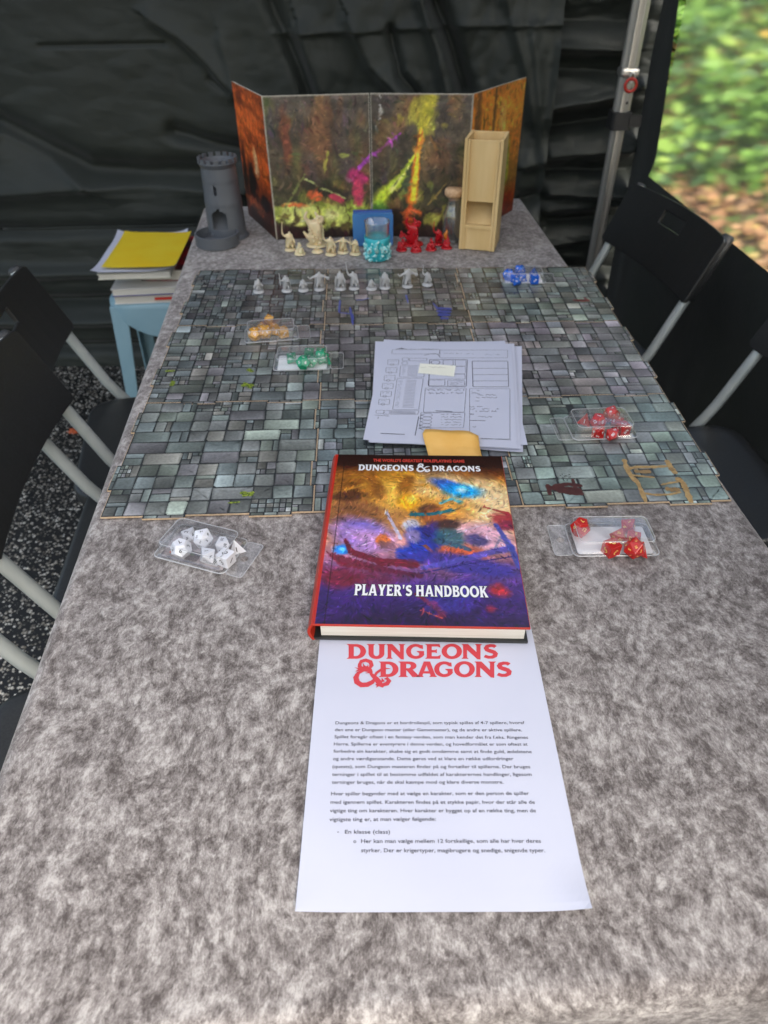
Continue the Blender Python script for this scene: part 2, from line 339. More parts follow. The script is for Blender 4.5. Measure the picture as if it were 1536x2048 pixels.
def leaves(name, n, region, size, colfn, lift, **k):
    pts = region(n); n = len(pts); s = size * (.6 + .8 * rng.random(n))
    th = rng.random(n) * 2 * math.pi; nr = np.stack([rng.normal(0, .55, n) - .25, rng.normal(0, .55, n) - .45, np.ones(n)], -1)
    nr /= np.linalg.norm(nr, axis=1)[:, None]
    a = np.stack([np.cos(th), np.sin(th), np.zeros(n)], -1); a -= nr * np.sum(a * nr, 1)[:, None]; a /= np.linalg.norm(a, axis=1)[:, None]; b = np.cross(nr, a)
    s = s[:, None]; V = np.zeros((n, 6, 3))
    V[:, 0] = pts - a * s; V[:, 1] = pts - a * s * .3 + b * s * .62 + nr * s * .12; V[:, 2] = pts + a * s * .45 + b * s * .45 + nr * s * .1
    V[:, 3] = pts + a * s * 1.1 - nr * s * .2; V[:, 4] = pts + a * s * .45 - b * s * .45 + nr * s * .1; V[:, 5] = pts - a * s * .3 - b * s * .62 + nr * s * .12
    C = np.repeat(colfn(pts, n), 6, 0); i = np.arange(n)[:, None] * 6
    F = np.concatenate([i + np.array([[0, 3, 2, 1]]), i + np.array([[0, 5, 4, 3]])], 0)
    me = bpy.data.meshes.new(name); me.vertices.add(n * 6); me.vertices.foreach_set('co', V.astype(np.float32).ravel())
    me.loops.add(F.size); me.loops.foreach_set('vertex_index', F.ravel().astype(np.int32)); me.polygons.add(len(F)); me.polygons.foreach_set('loop_start', np.arange(0, F.size, 4, dtype=np.int32)); me.update(calc_edges=True)
    at = me.color_attributes.new('print', 'FLOAT_COLOR', 'POINT'); cc = np.ones((n * 6, 4), np.float32); cc[:, :3] = C; at.data.foreach_set('color', cc.ravel())
    return link(name, me, M['leaf'], kind='stuff', **k)
def reg(lo, hi, lift, spread=1.0):
    def f(n):
        a = rng.uniform(-3.2, 5.0, n); b = rng.uniform(lo, hi, n); X = HD[0] * (3.45 + b) + HD[1] * (a - 1); Y = HD[1] * (3.45 + b) - HD[0] * (a - 1)
        # ragged lower border and gaps
        g = fbm(X * 1.6, Y * 1.6, 3); keep = (b > lo + .9 * (g - .35)) if lo > .3 else (g > -1)
        X, Y = X[keep], Y[keep]
        z = hill_h(X, Y) + lift * (rng.random(len(X)) ** 1.3) * (.3 + 1.4 * fbm(X * 3, Y * 3, 3))
        return np.stack([X, Y, z + .01], -1)
    return f
def green(p, n):
    base = np.array([[.10, .20, .045], [.14, .27, .06], [.07, .15, .06], [.20, .34, .07], [.11, .19, .10], [.26, .38, .10]])
    w = fbm(p[:, 0] * 2.2, p[:, 1] * 2.2 + p[:, 2] * 2, 3); idx = np.clip((w - .25) * 9 + rng.normal(0, 1.2, n), 0, 5).astype(int)
    c = base[idx] * np.array([2.0, 1.85, 1.5]) * (.8 + .5 * rng.random((n, 1))); y = rng.random(n) < .012; c[y] = [.75, .48, .05]; br = rng.random(n) < .03; c[br] = [.42, .20, .10]; return c
def brown(p, n):
    base = np.array([[.38, .22, .11], [.30, .16, .08], [.48, .30, .15], [.22, .13, .07], [.42, .33, .12]])
    c = base[rng.integers(0, 5, n)] * 1.75 * (.75 + .5 * rng.random((n, 1))); g = rng.random(n) < .16; c[g] = [.20, .30, .07]; return c
leaves('leaf_litter', 26000, reg(-.1, 2.0, .03), .032, brown, 0, label='brown fallen leaves covering the foot of the bank outside', cat='leaf litter')
leaves('ground_cover', 80000, reg(.42, 6.5, .22), .036, green, 0, label='green ivy and low shrubs covering the bank behind the window', cat='ground cover')

# ------------------------------------------------------------------ tent walls
YW = 2.45
def seg_d(X, Z, poly):
    best = np.full(X.shape, 9.0); side = np.zeros(X.shape)
    for (x0, z0), (x1, z1) in zip(poly, poly[1:]):
        dx, dz = x1 - x0, z1 - z0; L2 = dx * dx + dz * dz; t = np.clip(((X - x0) * dx + (Z - z0) * dz) / L2, 0, 1)
        ex, ez = X - x0 - t * dx, Z - z0 - t * dz; d = np.hypot(ex, ez); m = d < best; best = np.where(m, d, best); side = np.where(m, np.sign(dx * ez - dz * ex), side)
    return best, side
def fold(X, Z, pix, w, a, Y=YW):
    P = [tuple(UY(px, py, Y)[[0, 2]]) for px, py in pix]; d, s = seg_d(X, Z, P); return a * np.exp(-(d / w) ** 2)
def ridge(X, Z, pix, w, a, Y=YW):      # sharp-crested crease with a soft lee side
    P = [tuple(UY(px, py, Y)[[0, 2]]) for px, py in pix]; d, s = seg_d(X, Z, P); ww = np.where(s > 0, w * 2.6, w); return a * np.exp(-np.abs(d / ww) ** 1.5)
xs = np.concatenate([np.linspace(-2.3, -1.5, 40), np.linspace(-1.49, .53, 330)]); zs = np.concatenate([np.linspace(0.0, 1.2, 260), np.linspace(1.21, 2.25, 60)])
X, Z = np.meshgrid(xs, zs)
D = .035 * (fbm(X * 1.3, Z * 1.1, 3) - .5) + .010 * (fbm(X * 6 + Z * 3, Z * 5 - X * 2, 3) - .5)
D += fold(X, Z, [(-200, 200), (0, 255), (90, 300), (180, 345), (300, 352), (430, 352)], .045, -.06)
D += ridge(X, Z, [(-200, 395), (0, 388), (130, 378), (300, 372), (480, 385)], .022, .03)
D += ridge(X, Z, [(-200, 320), (0, 270), (100, 320), (170, 372)], .018, .025)
D += fold(X, Z, [(350, 265), (430, 290), (480, 300)], .025, -.03)
D += ridge(X, Z, [(300, 40), (360, 75), (420, 130), (465, 190)], .012, .02) + ridge(X, Z, [(440, 80), (460, 140), (470, 180)], .012, .012)
for yy, a_ in ((463, -.022), (545, .035), (605, -.035), (640, .035), (695, -.03)):
    D += fold(X, Z, [(-300, yy - 4), (100, yy), (500, yy - 14)], .022, a_)
D += .012 * (fbm(X * 1.2, Z * 16, 3) - .5) * (Z < .62)
rt = 1 / (1 + np.exp(-(X + .25) * 9))
for pix, w, a_ in (([(600, 60), (640, 180)], .018, .03), ([(700, 40), (740, 130), (800, 190)], .02, .035), ([(780, 60), (800, 150), (830, 185)], .014, -.03), ([(870, 0), (905, 90), (930, 180)], .022, -.06),
                   ([(840, 0), (870, 90), (890, 180)], .014, .03), ([(1010, 0), (1050, 150), (1060, 240)], .012, .022), ([(540, 0), (600, 140), (620, 200)], .02, -.03),
                   ([(1060, 60), (1075, 200), (1085, 420)], .01, .016), ([(1120, 90), (1095, 230), (1130, 330)], .014, .02), ([(1050, 330), (1150, 300)], .016, .022), ([(1050, 400), (1160, 360)], .02, -.035), ([(1060, 440), (1170, 430)], .016, .03), ([(1040, 480), (1180, 500)], .02, -.03),
                   ([(560, 68), (750, 60), (900, 52), (1150, 48)], .006, .010), ([(80, 92), (330, 88)], .005, -.008)):
    D += (ridge if a_ > 0 else fold)(X, Z, pix, w, a_)
D += .010 * np.abs(fbm(X * 5 + Z * 9, Z * 12 - X * 3, 4) - .5) + .5 * fold(X, Z, [(420, 160), (500, 210)], .01, -.02)
D += rt * (.040 * (np.abs(fbm(X * 9 - Z * 3, Z * 3.2 + X * 2, 3) - .5)) + .016 * (np.abs(fbm(X * 22, Z * 9, 3) - .5)))
D += .05 * np.clip(.25 - Z, 0, 1)
YY = YW - D * 1.1
tw = empty('tent_wall', (0, 0, 0), label='long black fabric tent wall with creases and seams behind the table', cat='tent wall', group='fabric walls of the tent')
w_ = grid_mesh('fabric', np.stack([X, YY, Z], -1), M['tarp'], tw)
# hem along the ground and stitched seams
def strip_on(name, pix, wid, parent, m, off=.004):
    bm = bmesh.new(); P = [UY(a, b, YW) for a, b in pix]
    pts = []
    for (p, q) in zip(P, P[1:]):
        for t in np.linspace(0, 1, 12): pts.append(p + (q - p) * t)
    for p in pts:
        i = int(np.argmin(abs(zs - p[2]))); j = int(np.argmin(abs(xs - p[0]))); p[1] = YY[i, j] - off
    bm_tube(bm, pts, wid, 6); return from_bm(name, bm, m, parent, True)
strip_on('seam', [(-250, 466), (0, 462), (200, 458), (400, 452)], .0035, tw, M['tarp'])
# right fabric piece between the long wall's edge and the corner
xs2 = np.linspace(.44, .86, 110); X2, Z2 = np.meshgrid(xs2, zs); D2 = .02 * (fbm(X2 * 3, Z2 * 7, 3) - .5)
for y0, y1, a_ in ((40, 45, -.03), (95, 100, .035), (140, 150, -.03), (215, 185, .05), (262, 240, -.05), (310, 300, .04), (345, 345, -.035), (385, 390, .035), (425, 408, .03), (450, 440, -.04), (490, 470, .02), (540, 540, -.03), (580, 600, .03)):
    D2 += ridge(X2, Z2, [(1100, y0), (1260, y1)], .015, a_, 2.5)
D2 += .03 * np.abs(fbm(X2 * 7, Z2 * 22, 3) - .5)
tw2 = empty('tent_wall', (0, 0, 0), label='narrow black fabric tent wall with level folds beside the pole', cat='tent wall', group='fabric walls of the tent')
grid_mesh('fabric', np.stack([X2, 2.515 - D2 * 1.2, Z2], -1), M['tarp'], tw2)
# side wall with the window
WA = np.array([.830, 2.33]); _B = U(1536, 535, .70)[:2]; WD = (_B - WA) / np.linalg.norm(_B - WA)     # runs towards the camera
WN = np.array([WD[1], -WD[0]]); CS = -.16                                                   # starts behind the pole
def wall_sz(px, py):
    p = UP(px, py, (WA[0], WA[1], 0), (WN[0], WN[1], 0)); return float(np.dot(p[:2] - WA, WD)), float(p[2])
wc = [wall_sz(1297, 353), wall_sz(1311, 320), wall_sz(1328, 218), wall_sz(1358, 0)]
zb = wc[0][1]
def swin(z):
    zz = [c[1] for c in wc] + [2.3]; ss = [c[0] for c in wc] + [wc[3][0] + .01]; return float(np.interp(z, zz, ss))
Lw = 3.0; zr = np.concatenate([np.linspace(0, zb, 40), np.linspace(zb + .02, 1.85, 50), np.linspace(1.87, 2.25, 10)]); c1 = 14; c2 = 60; c3 = 16
P = np.zeros((len(zr), c1 + c2 + c3 + 1, 3)); msk = np.ones((len(zr) - 1, c1 + c2 + c3), bool)
for i, z in enumerate(zr):
    s0 = swin(max(z, zb)); ss = np.concatenate([np.linspace(CS, s0, c1 + 1), np.linspace(s0, 2.35, c2 + 1)[1:], np.linspace(2.35, Lw, c3 + 1)[1:]])
    for j, s in enumerate(ss):
        d = .012 * (mnoise.noise((s * 3, z * 2.0, 3)) + .5 * mnoise.noise((s * 9, z * 6, 1))) * (1 if z < zb - .02 or s < s0 - .02 else .15)
        d += (.03 * math.sin(s * 11 + z * 2) * max(0, .6 - z))
        p = WA + WD * s - WN * 0 + np.array([-1, 0]) * d; P[i, j] = (p[0], p[1], z)
    if i < len(zr) - 1 and z >= zb - 1e-6 and z < 1.84: msk[i, c1:c1 + c2] = False
tw3 = empty('tent_wall', (0, 0, 0), label='black fabric side wall holding the clear window', cat='tent wall', group='fabric walls of the tent')
grid_mesh('fabric', P, M['tarp'], tw3, mask=msk)
pv = []
for s, z in ((0, 0), (1, 0), (1, 1), (0, 1)):
    sz = zb - .01 if z == 0 else 1.87; ss = (wc[0][0] - .03) if s == 0 else 2.37
    p = WA + WD * ss + np.array([.012, 0]); pv.append((p[0], p[1], sz))
pv2 = [(x + .0016 * WN[0] * 1.0, y + .0016 * WN[1] * 1.0, z) for x, y, z in pv]
bm = bmesh.new(); A = [bm.verts.new(q) for q in pv]; B = [bm.verts.new(q) for q in pv2]; bm.faces.new(A); bm.faces.new(B[::-1])
for i in range(4): bm.faces.new((A[i], B[i], B[(i + 1) % 4], A[(i + 1) % 4]))
bmesh.ops.recalc_face_normals(bm, faces=bm.faces); from_bm('window_pane', bm, M['vinyl'], tw3)
# unseen roof, made pale and translucent to even out the light inside
rf = empty('unseen_tent_roof', (0, 0, 0), label='unseen pale translucent canopy above the table, added to soften the daylight', cat='tent roof')
xr = np.linspace(-2.35, 1.25, 40); yr = np.linspace(-.9, 2.6, 30); XR, YR = np.meshgrid(xr, yr)
ZR = 2.22 + .7 * np.clip(1 - np.maximum(np.abs(XR + .55) / 1.8, np.abs(YR - 1.1) / 1.5), 0, 1)
grid_mesh('canopy', np.stack([XR, YR, ZR], -1), M['roof'], rf)

# pole in the corner
def pole():
    z_mid = UY(1232, 222, 2.3)[2]; r = empty('tent_pole', (.703, 2.3, 0), label='ribbed aluminium tent pole with a red pull ring and black strap', cat='tent pole')
    def prof(rad, n=8, g=.0018):
        o = []
        for i in range(n):
            for f, q in ((0, 1), (.30, .965), (.36, .905), (.42, .965), (.58, .965), (.64, .905), (.70, .965)):
                a0 = 2 * math.pi * (i + .5) / n; a1 = 2 * math.pi * (i + 1.5) / n
                x = math.cos(a0) * (1 - f) + math.cos(a1) * f; y = math.sin(a0) * (1 - f) + math.sin(a1) * f
                k = rad * (1 if f == 0 else q); o.append((x * k, y * k))
        return o
    bm = bmesh.new(); bm_prism(bm, prof(.0245), z_mid, 2.24); from_bm('outer_tube', bm, M['alu'], r)
    bm = bmesh.new(); bm_prism(bm, prof(.0205), .01, z_mid + .02); from_bm('inner_tube', bm, M['alu'], r)
    box('foot_plate', -.06, .06, -.06, .06, 0, .008, M['steel'], r, .002)
    # slider bracket, ring and hole on the side facing the camera
    zb_ = UY(1262, 150, 2.27)[2]; zr_ = UY(1262, 170, 2.27)[2]; zh = UY(1251, 207, 2.27)[2]
    box('lock_bracket', -.0262, .0262, -.0262, .0262, zb_ - .008, zb_ + .016, M['alu'], r, .008)
    bm = bmesh.new(); n = 28; pts = [(.004 + .0155 * math.cos(2 * math.pi * i / n), -.034, zr_ + .0155 * math.sin(2 * math.pi * i / n)) for i in range(n + 1)]
    bm_tube(bm, pts, .0042, 8, False); from_bm('pull_ring', bm, M['red_plastic'], r, True)
    bm = bmesh.new(); bm_tube(bm, [(.004 + .006 * math.cos(a), -.032, zr_ + .018 + .012 * math.sin(a)) for a in np.linspace(0, 2 * math.pi, 16)], .0022, 6, False); from_bm('ring_clip', bm, M['steel'], r, True)
    bm = bmesh.new(); bm_tube(bm, [(.006, -.0252, zh), (.006, -.0228, zh)], .0035, 12); from_bm('bolt_hole', bm, M['black'], r)
    za, zz_ = UY(1225, 262, 2.27)[2], UY(1225, 226, 2.27)[2]
    bm = bmesh.new(); bm_prism(bm, rrect(-.030, .030, -.030, .030, .012), za, zz_); from_bm('strap', bm, M['black'], r)
    box('strap_end', .02, .055, -.034, -.03, za + .01, zz_ - .006, M['black'], r, .001)
pole()

# ------------------------------------------------------------------ table and tablecloth
NL, NR, FR, FL = (-.306, .131), (.456, .182), (.358, 1.932), (-.444, 1.885)
def tb(u, v):
    a = np.array(NL) * (1 - u) + np.array(NR) * u; b = np.array(FL) * (1 - u) + np.array(FR) * u; return a * (1 - v) + b * v
tbl = empty('folding_table', (0, 0, 0), label='long folding table hidden under the grey velvet cloth', cat='table')
bm = bmesh.new(); bm_prism(bm, [tuple(tb(u, v)) for u, v in ((.01, .005), (.99, .005), (.99, .995), (.01, .995))], TT - .045, TT - .006); from_bm('tabletop', bm, M['stool'], tbl)
nodes(tbl.children[0].data.materials[0])
for u, v in ((.12, .12), (.88, .12), (.12, .88), (.88, .88)):
    p = tb(u, v); bm = bmesh.new(); bm_tube(bm, [(p[0], p[1], 0), (p[0], p[1], TT - .045)], .014, 10); from_bm('leg', bm, M['chair_tube'], tbl, True)
# cloth: outward profile s: 0..1 on top then falling
def cloth():
    prof = [(0, 0)]; rr = .018
    for a in np.linspace(0, 90, 7)[1:]: prof.append((rr * math.sin(R(a)), -rr * (1 - math.cos(R(a)))))
    for d in np.linspace(.02, .22, 14): prof.append((rr + .012 * d / .22, -d))
    nu, nv = 150, 300; us = np.linspace(0, 1, nu); vs_ = np.linspace(0, 1, nv); m = len(prof) - 1
    P = np.zeros((nv + 2 * m, nu + 2 * m, 3))
    for i in range(nv + 2 * m):
        vi = min(max(i - m, 0), nv - 1); ei = m - i if i < m else (i - (m + nv - 1) if i > m + nv - 1 else 0); si = -1 if i < m else 1
        for j in range(nu + 2 * m):
            ui = min(max(j - m, 0), nu - 1); ej = m - j if j < m else (j - (m + nu - 1) if j > m + nu - 1 else 0); sj = -1 if j < m else 1
            b = tb(us[ui], vs_[vi]); ax = np.array([.9980, .0620]); ay = np.array([-.0640, .9979])
            e = max(ei, ej); oi, zi = prof[ei]; oj, zj = prof[ej]; q = b + ay * si * oi + ax * sj * oj; dz = zi if ei >= ej else zj
            wav = 0
            if e > 7:
                k = (e - 7) / (m - 7); along = q[0] * 9 + q[1] * 9
                wv = (.018 * math.sin(along * 2.1) + .012 * math.sin(along * 4.7 + 1)) * k
                if ei: q = q + ay * si * wv
                if ej: q = q + ax * sj * wv
            z = TT + dz
            if e == 0:
                z += .0009 * mnoise.noise((q[0] * 14, q[1] * 14, 0)) - .001
            P[i, j] = (q[0], q[1], z)
    return P
o = grid_mesh('tablecloth', cloth(), M['velvet'], label='grey crushed velvet tablecloth draped over the long table', cat='tablecloth')

# ------------------------------------------------------------------ chairs
CHX = lambda z: -(z - .47) * .42
def make_chair(label):
    r = empty('folding_chair', (0, 0, 0), label=label, cat='chair', group='black folding chairs around the table')
    for s in (-1, 1):
        bm = bmesh.new(); y = s * .20
        pts = [(CHX(.765), y, .765), (CHX(.6), y, .6), (CHX(.5), y, .5), (CHX(.47) + .004, y, .47), (CHX(.43) + .012, y, .43), (CHX(.3) + .04, y, .3), (CHX(.0) + .06, y, .006)]
        bm_tube(bm, pts, .0115, 12); from_bm('side_tube', bm, M['chair_tube'], r, True)
        bm = bmesh.new(); y2 = s * .172
        bm_tube(bm, [(.22, y2, .43), (.12, y2, .30), (-.11, y2, .006)], .010, 10); from_bm('rear_leg', bm, M['chair_tube'], r, True)
    bm = bmesh.new(); bm_tube(bm, [(CHX(.12) + .045, -.20, .12), (CHX(.12) + .045, .20, .12)], .008, 8); from_bm('cross_bar', bm, M['chair_tube'], r, True)
    for s in (-1, 1):
        bm = bmesh.new(); bm_tube(bm, [(CHX(.63) , s * .204, .63), (CHX(.765), s * .204, .765), (CHX(.770), s * .204, .770)], [.0145, .0145, .010], 12); from_bm('tube_sleeve', bm, M['sleeve_grey'], r, True)
    # seat with a rolled lip
    bm = bmesh.new(); x0, x1, y0, y1 = -.055, .31, -.185, .185
    rings = [(0.0, -.028), (.0, -.006), (.003, -.002), (.010, 0), (.03, -.001), (.09, -.004)]
    vr = []
    for ins, dz in rings: vr.append([bm.verts.new((x, y, .462 + dz)) for x, y in rrect(x0 + ins, x1 - ins, y0 + ins, y1 - ins, max(.055 - ins * .4, .012), 6)])
    n = len(vr[0])
    for a, b in zip(vr, vr[1:]):
        for j in range(n): bm.faces.new((a[j], a[(j + 1) % n], b[(j + 1) % n], b[j]))
    bm.faces.new(vr[-1]); from_bm('seat', bm, M['chair_plastic'], r, True)
    # curved backrest with a hand slot
    ys = [-.222, -.212, -.19, -.15, -.10, -.05, .0, .05, .10, .15, .19, .212, .222]; zz = [.626, .634, .664, .695, .720, .748, .760, .768]
    ys = sorted(set(ys)); bm = bmesh.new(); V = {}
    for i, y in enumerate(ys):
        for j, z in enumerate(zz):
            zc = z + (.004 * (1 - (y / .222) ** 2) if j > 5 else 0) - (.006 if abs(y) > .215 and j in (0, 7) else 0) * (1 if j == 7 else -1)
            V[i, j] = bm.verts.new((CHX(zc) + .0155 - .018 * (1 - (y / .222) ** 2), y, zc))
    for i in range(len(ys) - 1):
        for j in range(len(zz) - 1):
            if abs((ys[i] + ys[i + 1]) / 2) < .05 and j == 4: continue
            bm.faces.new((V[i, j], V[i + 1, j], V[i + 1, j + 1], V[i, j + 1]))
    o = from_bm('backrest', bm, M['chair_plastic'], r); so = o.modifiers.new('s', 'SOLIDIFY'); so.thickness = .009; so.offset = 0
    bv = o.modifiers.new('b', 'BEVEL'); bv.width = .003; bv.segments = 2; bv.limit_method = 'ANGLE'
    return r
def copy_tree(o, parent=None):
    c = o.copy(); COL.objects.link(c); c.parent = parent
    for ch in list(o.children): copy_tree(ch, c)
    return c
ch0 = make_chair('black folding chair at far right of the table in front of the tent pole')
for i, (x, y, a, lab) in enumerate(((.600, 1.725, 190.5, None), (.722, 1.088, 185, 'black folding chair on the right below the window, its seat beside the stone map'),
        (-.582, 1.228, 11.5, 'black folding chair on the left in front of the pale blue stool'), (-.502, .915, 5.8, 'black folding chair on the left beside the near corner of the stone map'), (-.485, .425, 5, 'black folding chair on the left nearest the camera'))):
    c = ch0 if i == 0 else copy_tree(ch0)
    c.location = (x, y, 0); c.rotation_euler = (0, 0, R(a))
    if lab: c['label'] = lab

# ------------------------------------------------------------------ stool and book stack
def stool():
    r = empty('stool', (-.66, 2.08, 0), R(2), label='pale blue plastic stool behind the table with books stacked on it', cat='stool')
    bm = bmesh.new(); poly0 = rrect(-.155, .155, -.135, .135, .075, 7); poly = []
    for i, a_ in enumerate(poly0):
        b_2 = poly0[(i + 1) % len(poly0)]; m_ = max(1, int(math.dist(a_, b_2) / .018))
        poly += [(a_[0] + (b_2[0] - a_[0]) * t / m_, a_[1] + (b_2[1] - a_[1]) * t / m_) for t in range(m_)]
    vr = [[bm.verts.new((x * k, y * k, z)) for x, y in poly] for k, z in ((.98, .395), (1.0, .44), (.99, .452), (.96, .458), (.0001, .456))]
    n = len(poly)
    for a, b in zip(vr, vr[1:]):
        for j in range(n): bm.faces.new((a[j], a[(j + 1) % n], b[(j + 1) % n], b[j]))
    # curved skirt: dip of the lower rim between the legs
    for v in vr[0]: v.co.z = .415 - .062 * max(0, 1 - (v.co.x / .12) ** 2) * (abs(v.co.y) > .10) - .062 * max(0, 1 - (v.co.y / .10) ** 2) * (abs(v.co.x) > .12)
    bmesh.ops.remove_doubles(bm, verts=bm.verts, dist=.0005)
    from_bm('seat', bm, M['stool'], r, True)
    for sx_, sy_ in ((-1, -1), (1, -1), (1, 1), (-1, 1)):
        bm = bmesh.new(); out = []
        for z, w, ox, oy in ((.445, .025, .142, .122), (.30, .022, .150, .130), (0, .015, .168, .148)):
            cx, cy = sx_ * ox, sy_ * oy; w2 = w
            # V-shaped section opening inwards
            pr = [(cx, cy), (cx - sx_ * 2 * w2, cy), (cx - sx_ * 2 * w2, cy - sy_ * .006), (cx - sx_ * .008, cy - sy_ * .008), (cx - sx_ * .006, cy - sy_ * 2 * w2), (cx, cy - sy_ * 2 * w2)]
            out.append([bm.verts.new((x, y, z)) for x, y in pr])
        for a, b in zip(out, out[1:]):
            for j in range(6): bm.faces.new((a[j], a[(j + 1) % 6], b[(j + 1) % 6], b[j]))
        bm.faces.new(out[0]); bm.faces.new(out[-1]); bmesh.ops.recalc_face_normals(bm, faces=bm.faces)
        o = from_bm('leg', bm, M['stool'], r); b = o.modifiers.new('b', 'BEVEL'); b.width = .002; b.segments = 2
stool()
def book(name, cx, cy, rz, w, l, z, th, cover, label, top=None, cat='book', pages=None, spine='left', group=None, bev=.0008):
    r = empty(name, (cx, cy, z), R(rz), label=label, cat=cat, group=group); ct = .0022
    box('page_block', -w / 2 + .003, w / 2 - .002, -l / 2 + .003, l / 2 - .003, ct, th - ct, pages or M['pages'], r)
    box('back_cover', -w / 2, w / 2, -l / 2, l / 2, 0, ct - .0001, cover, r, bev); box('front_cover', -w / 2, w / 2, -l / 2, l / 2, th - ct + .0001, th, top or cover, r, bev)
    box('spine', -w / 2 - .0015, -w / 2 + .001, -l / 2, l / 2, .0004, th - .0004, cover, r, bev) if spine == 'left' else box('spine', w / 2 - .001, w / 2 + .0015, -l / 2, l / 2, .0004, th - .0004, cover, r, bev)
    return r
mc_white = mat('white_book_cover', (.72, .70, .66), .4); mc_navy = mat('navy_book_cover', (.03, .03, .22), .4)
mc_art = add_noise(mat('mottled_red_teal_cover', rough=.35), 22, (.30, .012, .02), (.05, .012, .018), lo=.45, hi=.6)
t_, N_, L_, b_ = nodes(mc_art)
mc_cream = mat('cream_book_cover', (.62, .60, .50), .5)
zs0 = .4585
bA = book('hardcover_book', -.645, 2.058, 4, .275, .215, zs0, .026, mc_white, 'white book at the bottom of the stack on the stool', spine='right')
box('bookmark', -.02, .085, -.1092, -.1065, .0095, .0165, M['red_plastic'], bA, label='pink red bookmark tab')
bB = book('hardcover_book', -.640, 2.052, 5, .285, .215, zs0 + .0262, .022, mc_navy, 'white book with a navy blue lower cover, second from the bottom on the stool', top=mc_white, spine='right')
bD = book('hardcover_book', -.588, 2.13, -2, .215, .28, zs0 + .0484, .034, mc_art, 'dark red hardcover book sticking out at the right of the stack on the stool', spine='right')
bC = book('paperback_book', -.700, 2.056, 3, .200, .270, zs0 + .0826, .016, mc_cream, 'cream book directly under the loose papers and yellow folder', spine='right')
def sheet(name, corners, th, m, parent=None, nx=14, ny=18, curl=0.0, seed=0, corner=0.0, **k):
    c = [np.array(q, float) for q in corners]; P = np.zeros((ny, nx, 3))
    for i in range(ny):
        for j in range(nx):
            u, v = j / (nx - 1), i / (ny - 1); p = (c[0] * (1 - u) + c[1] * u) * (1 - v) + (c[3] * (1 - u) + c[2] * u) * v
            p[2] += th + curl * (mnoise.noise((u * 2.3 + seed, v * 2.1, seed)) * .5 + .5) + curl * 1.2 * ((2 * abs(u - .5)) ** 6 * (abs(v - .5) * 2) ** 4)
            if corner:
                for cu_, cv_, hh in ((1, 0, 1.0), (0, 0, .35)):
                    q_ = max(0, 1 - math.hypot((u - cu_) * .7, v - cv_) / .14); p[2] += corner * hh * q_ * q_
            P[i, j] = p
    o = grid_mesh(name, P, m, parent, smooth=False, **k); s = o.modifiers.new('s', 'SOLIDIFY'); s.thickness = .0003; s.offset = -1; return o
zf = zs0 + .0988
fc = [U(*q, zf + .012)[:2] for q in ((182, 545), (352, 534), (383, 466), (250, 465))]
sheet('loose_papers', [(*(U(182, 548, zf + .006)[:2]), zf), (*(U(352, 539, zf + .006)[:2]), zf), (*(U(378, 468, zf)[:2]), zf), (*(U(238, 470, zf)[:2]), zf)], .003, M['paper'], curl=.008, seed=3, label='loose white papers lying under the yellow folder', cat='papers')
sheet('yellow_folder', [(*(U(203, 537, zf + .014)[:2]), zf), (*(U(350, 534, zf + .014)[:2]), zf), (*(U(383, 466, zf + .014)[:2]), zf), (*(U(250, 465, zf + .014)[:2]), zf)], .014, M['yellow'], curl=.003, seed=9, label='bright yellow paper folder on top of the book stack', cat='folder')

# ------------------------------------------------------------------ map boards
q0, q1, q2, q3 = [U(*q, TT + .002)[:2] for q in ((200, 1036), (1463, 1001), (1170, 535), (400, 541))]
def mp_(u, v): return (q0 * (1 - u) + q1 * u) * (1 - v) + (q3 * (1 - u) + q2 * u) * v
BT = .0022; ZB = TT + .0006
TAB = .0052
def seam_off(t):               # jigsaw tabs along a board side, t in 0..1
    return 1.0 if (.20 < t < .40) or (.70 < t < .90) else 0.0
brk = [0, .2, .2, .4, .4, .7, .7, .9, .9, 1.0]; val = [0, 0, 1, 1, 0, 0, 1, 1, 0, 0]
tint = {(0, 0): (.94, .97, .955), (1, 0): (.92, .97, .98), (2, 0): (1.0, 1.07, 1.03), (0, 1): (.90, .91, .90), (1, 1): (.88, .88, .87), (2, 1): (1.04, 1.01, 1.02), (0, 2): (.84, .85, .85), (1, 2): (.90, .87, .83), (2, 2): (1.0, 1.03, .98)}
names = {(0, 0): 'near left corner', (1, 0): 'near middle, partly under the big book', (2, 0): 'near right corner with ochre and maroon ink', (0, 1): 'middle row at the left edge', (1, 1): 'middle of the map, partly under the character sheets',
         (2, 1): 'middle row at the right edge', (0, 2): 'far left corner, under the row of grey figures', (1, 2): 'far middle, next to the turquoise glass', (2, 2): 'far right corner, under the blue dice box'}
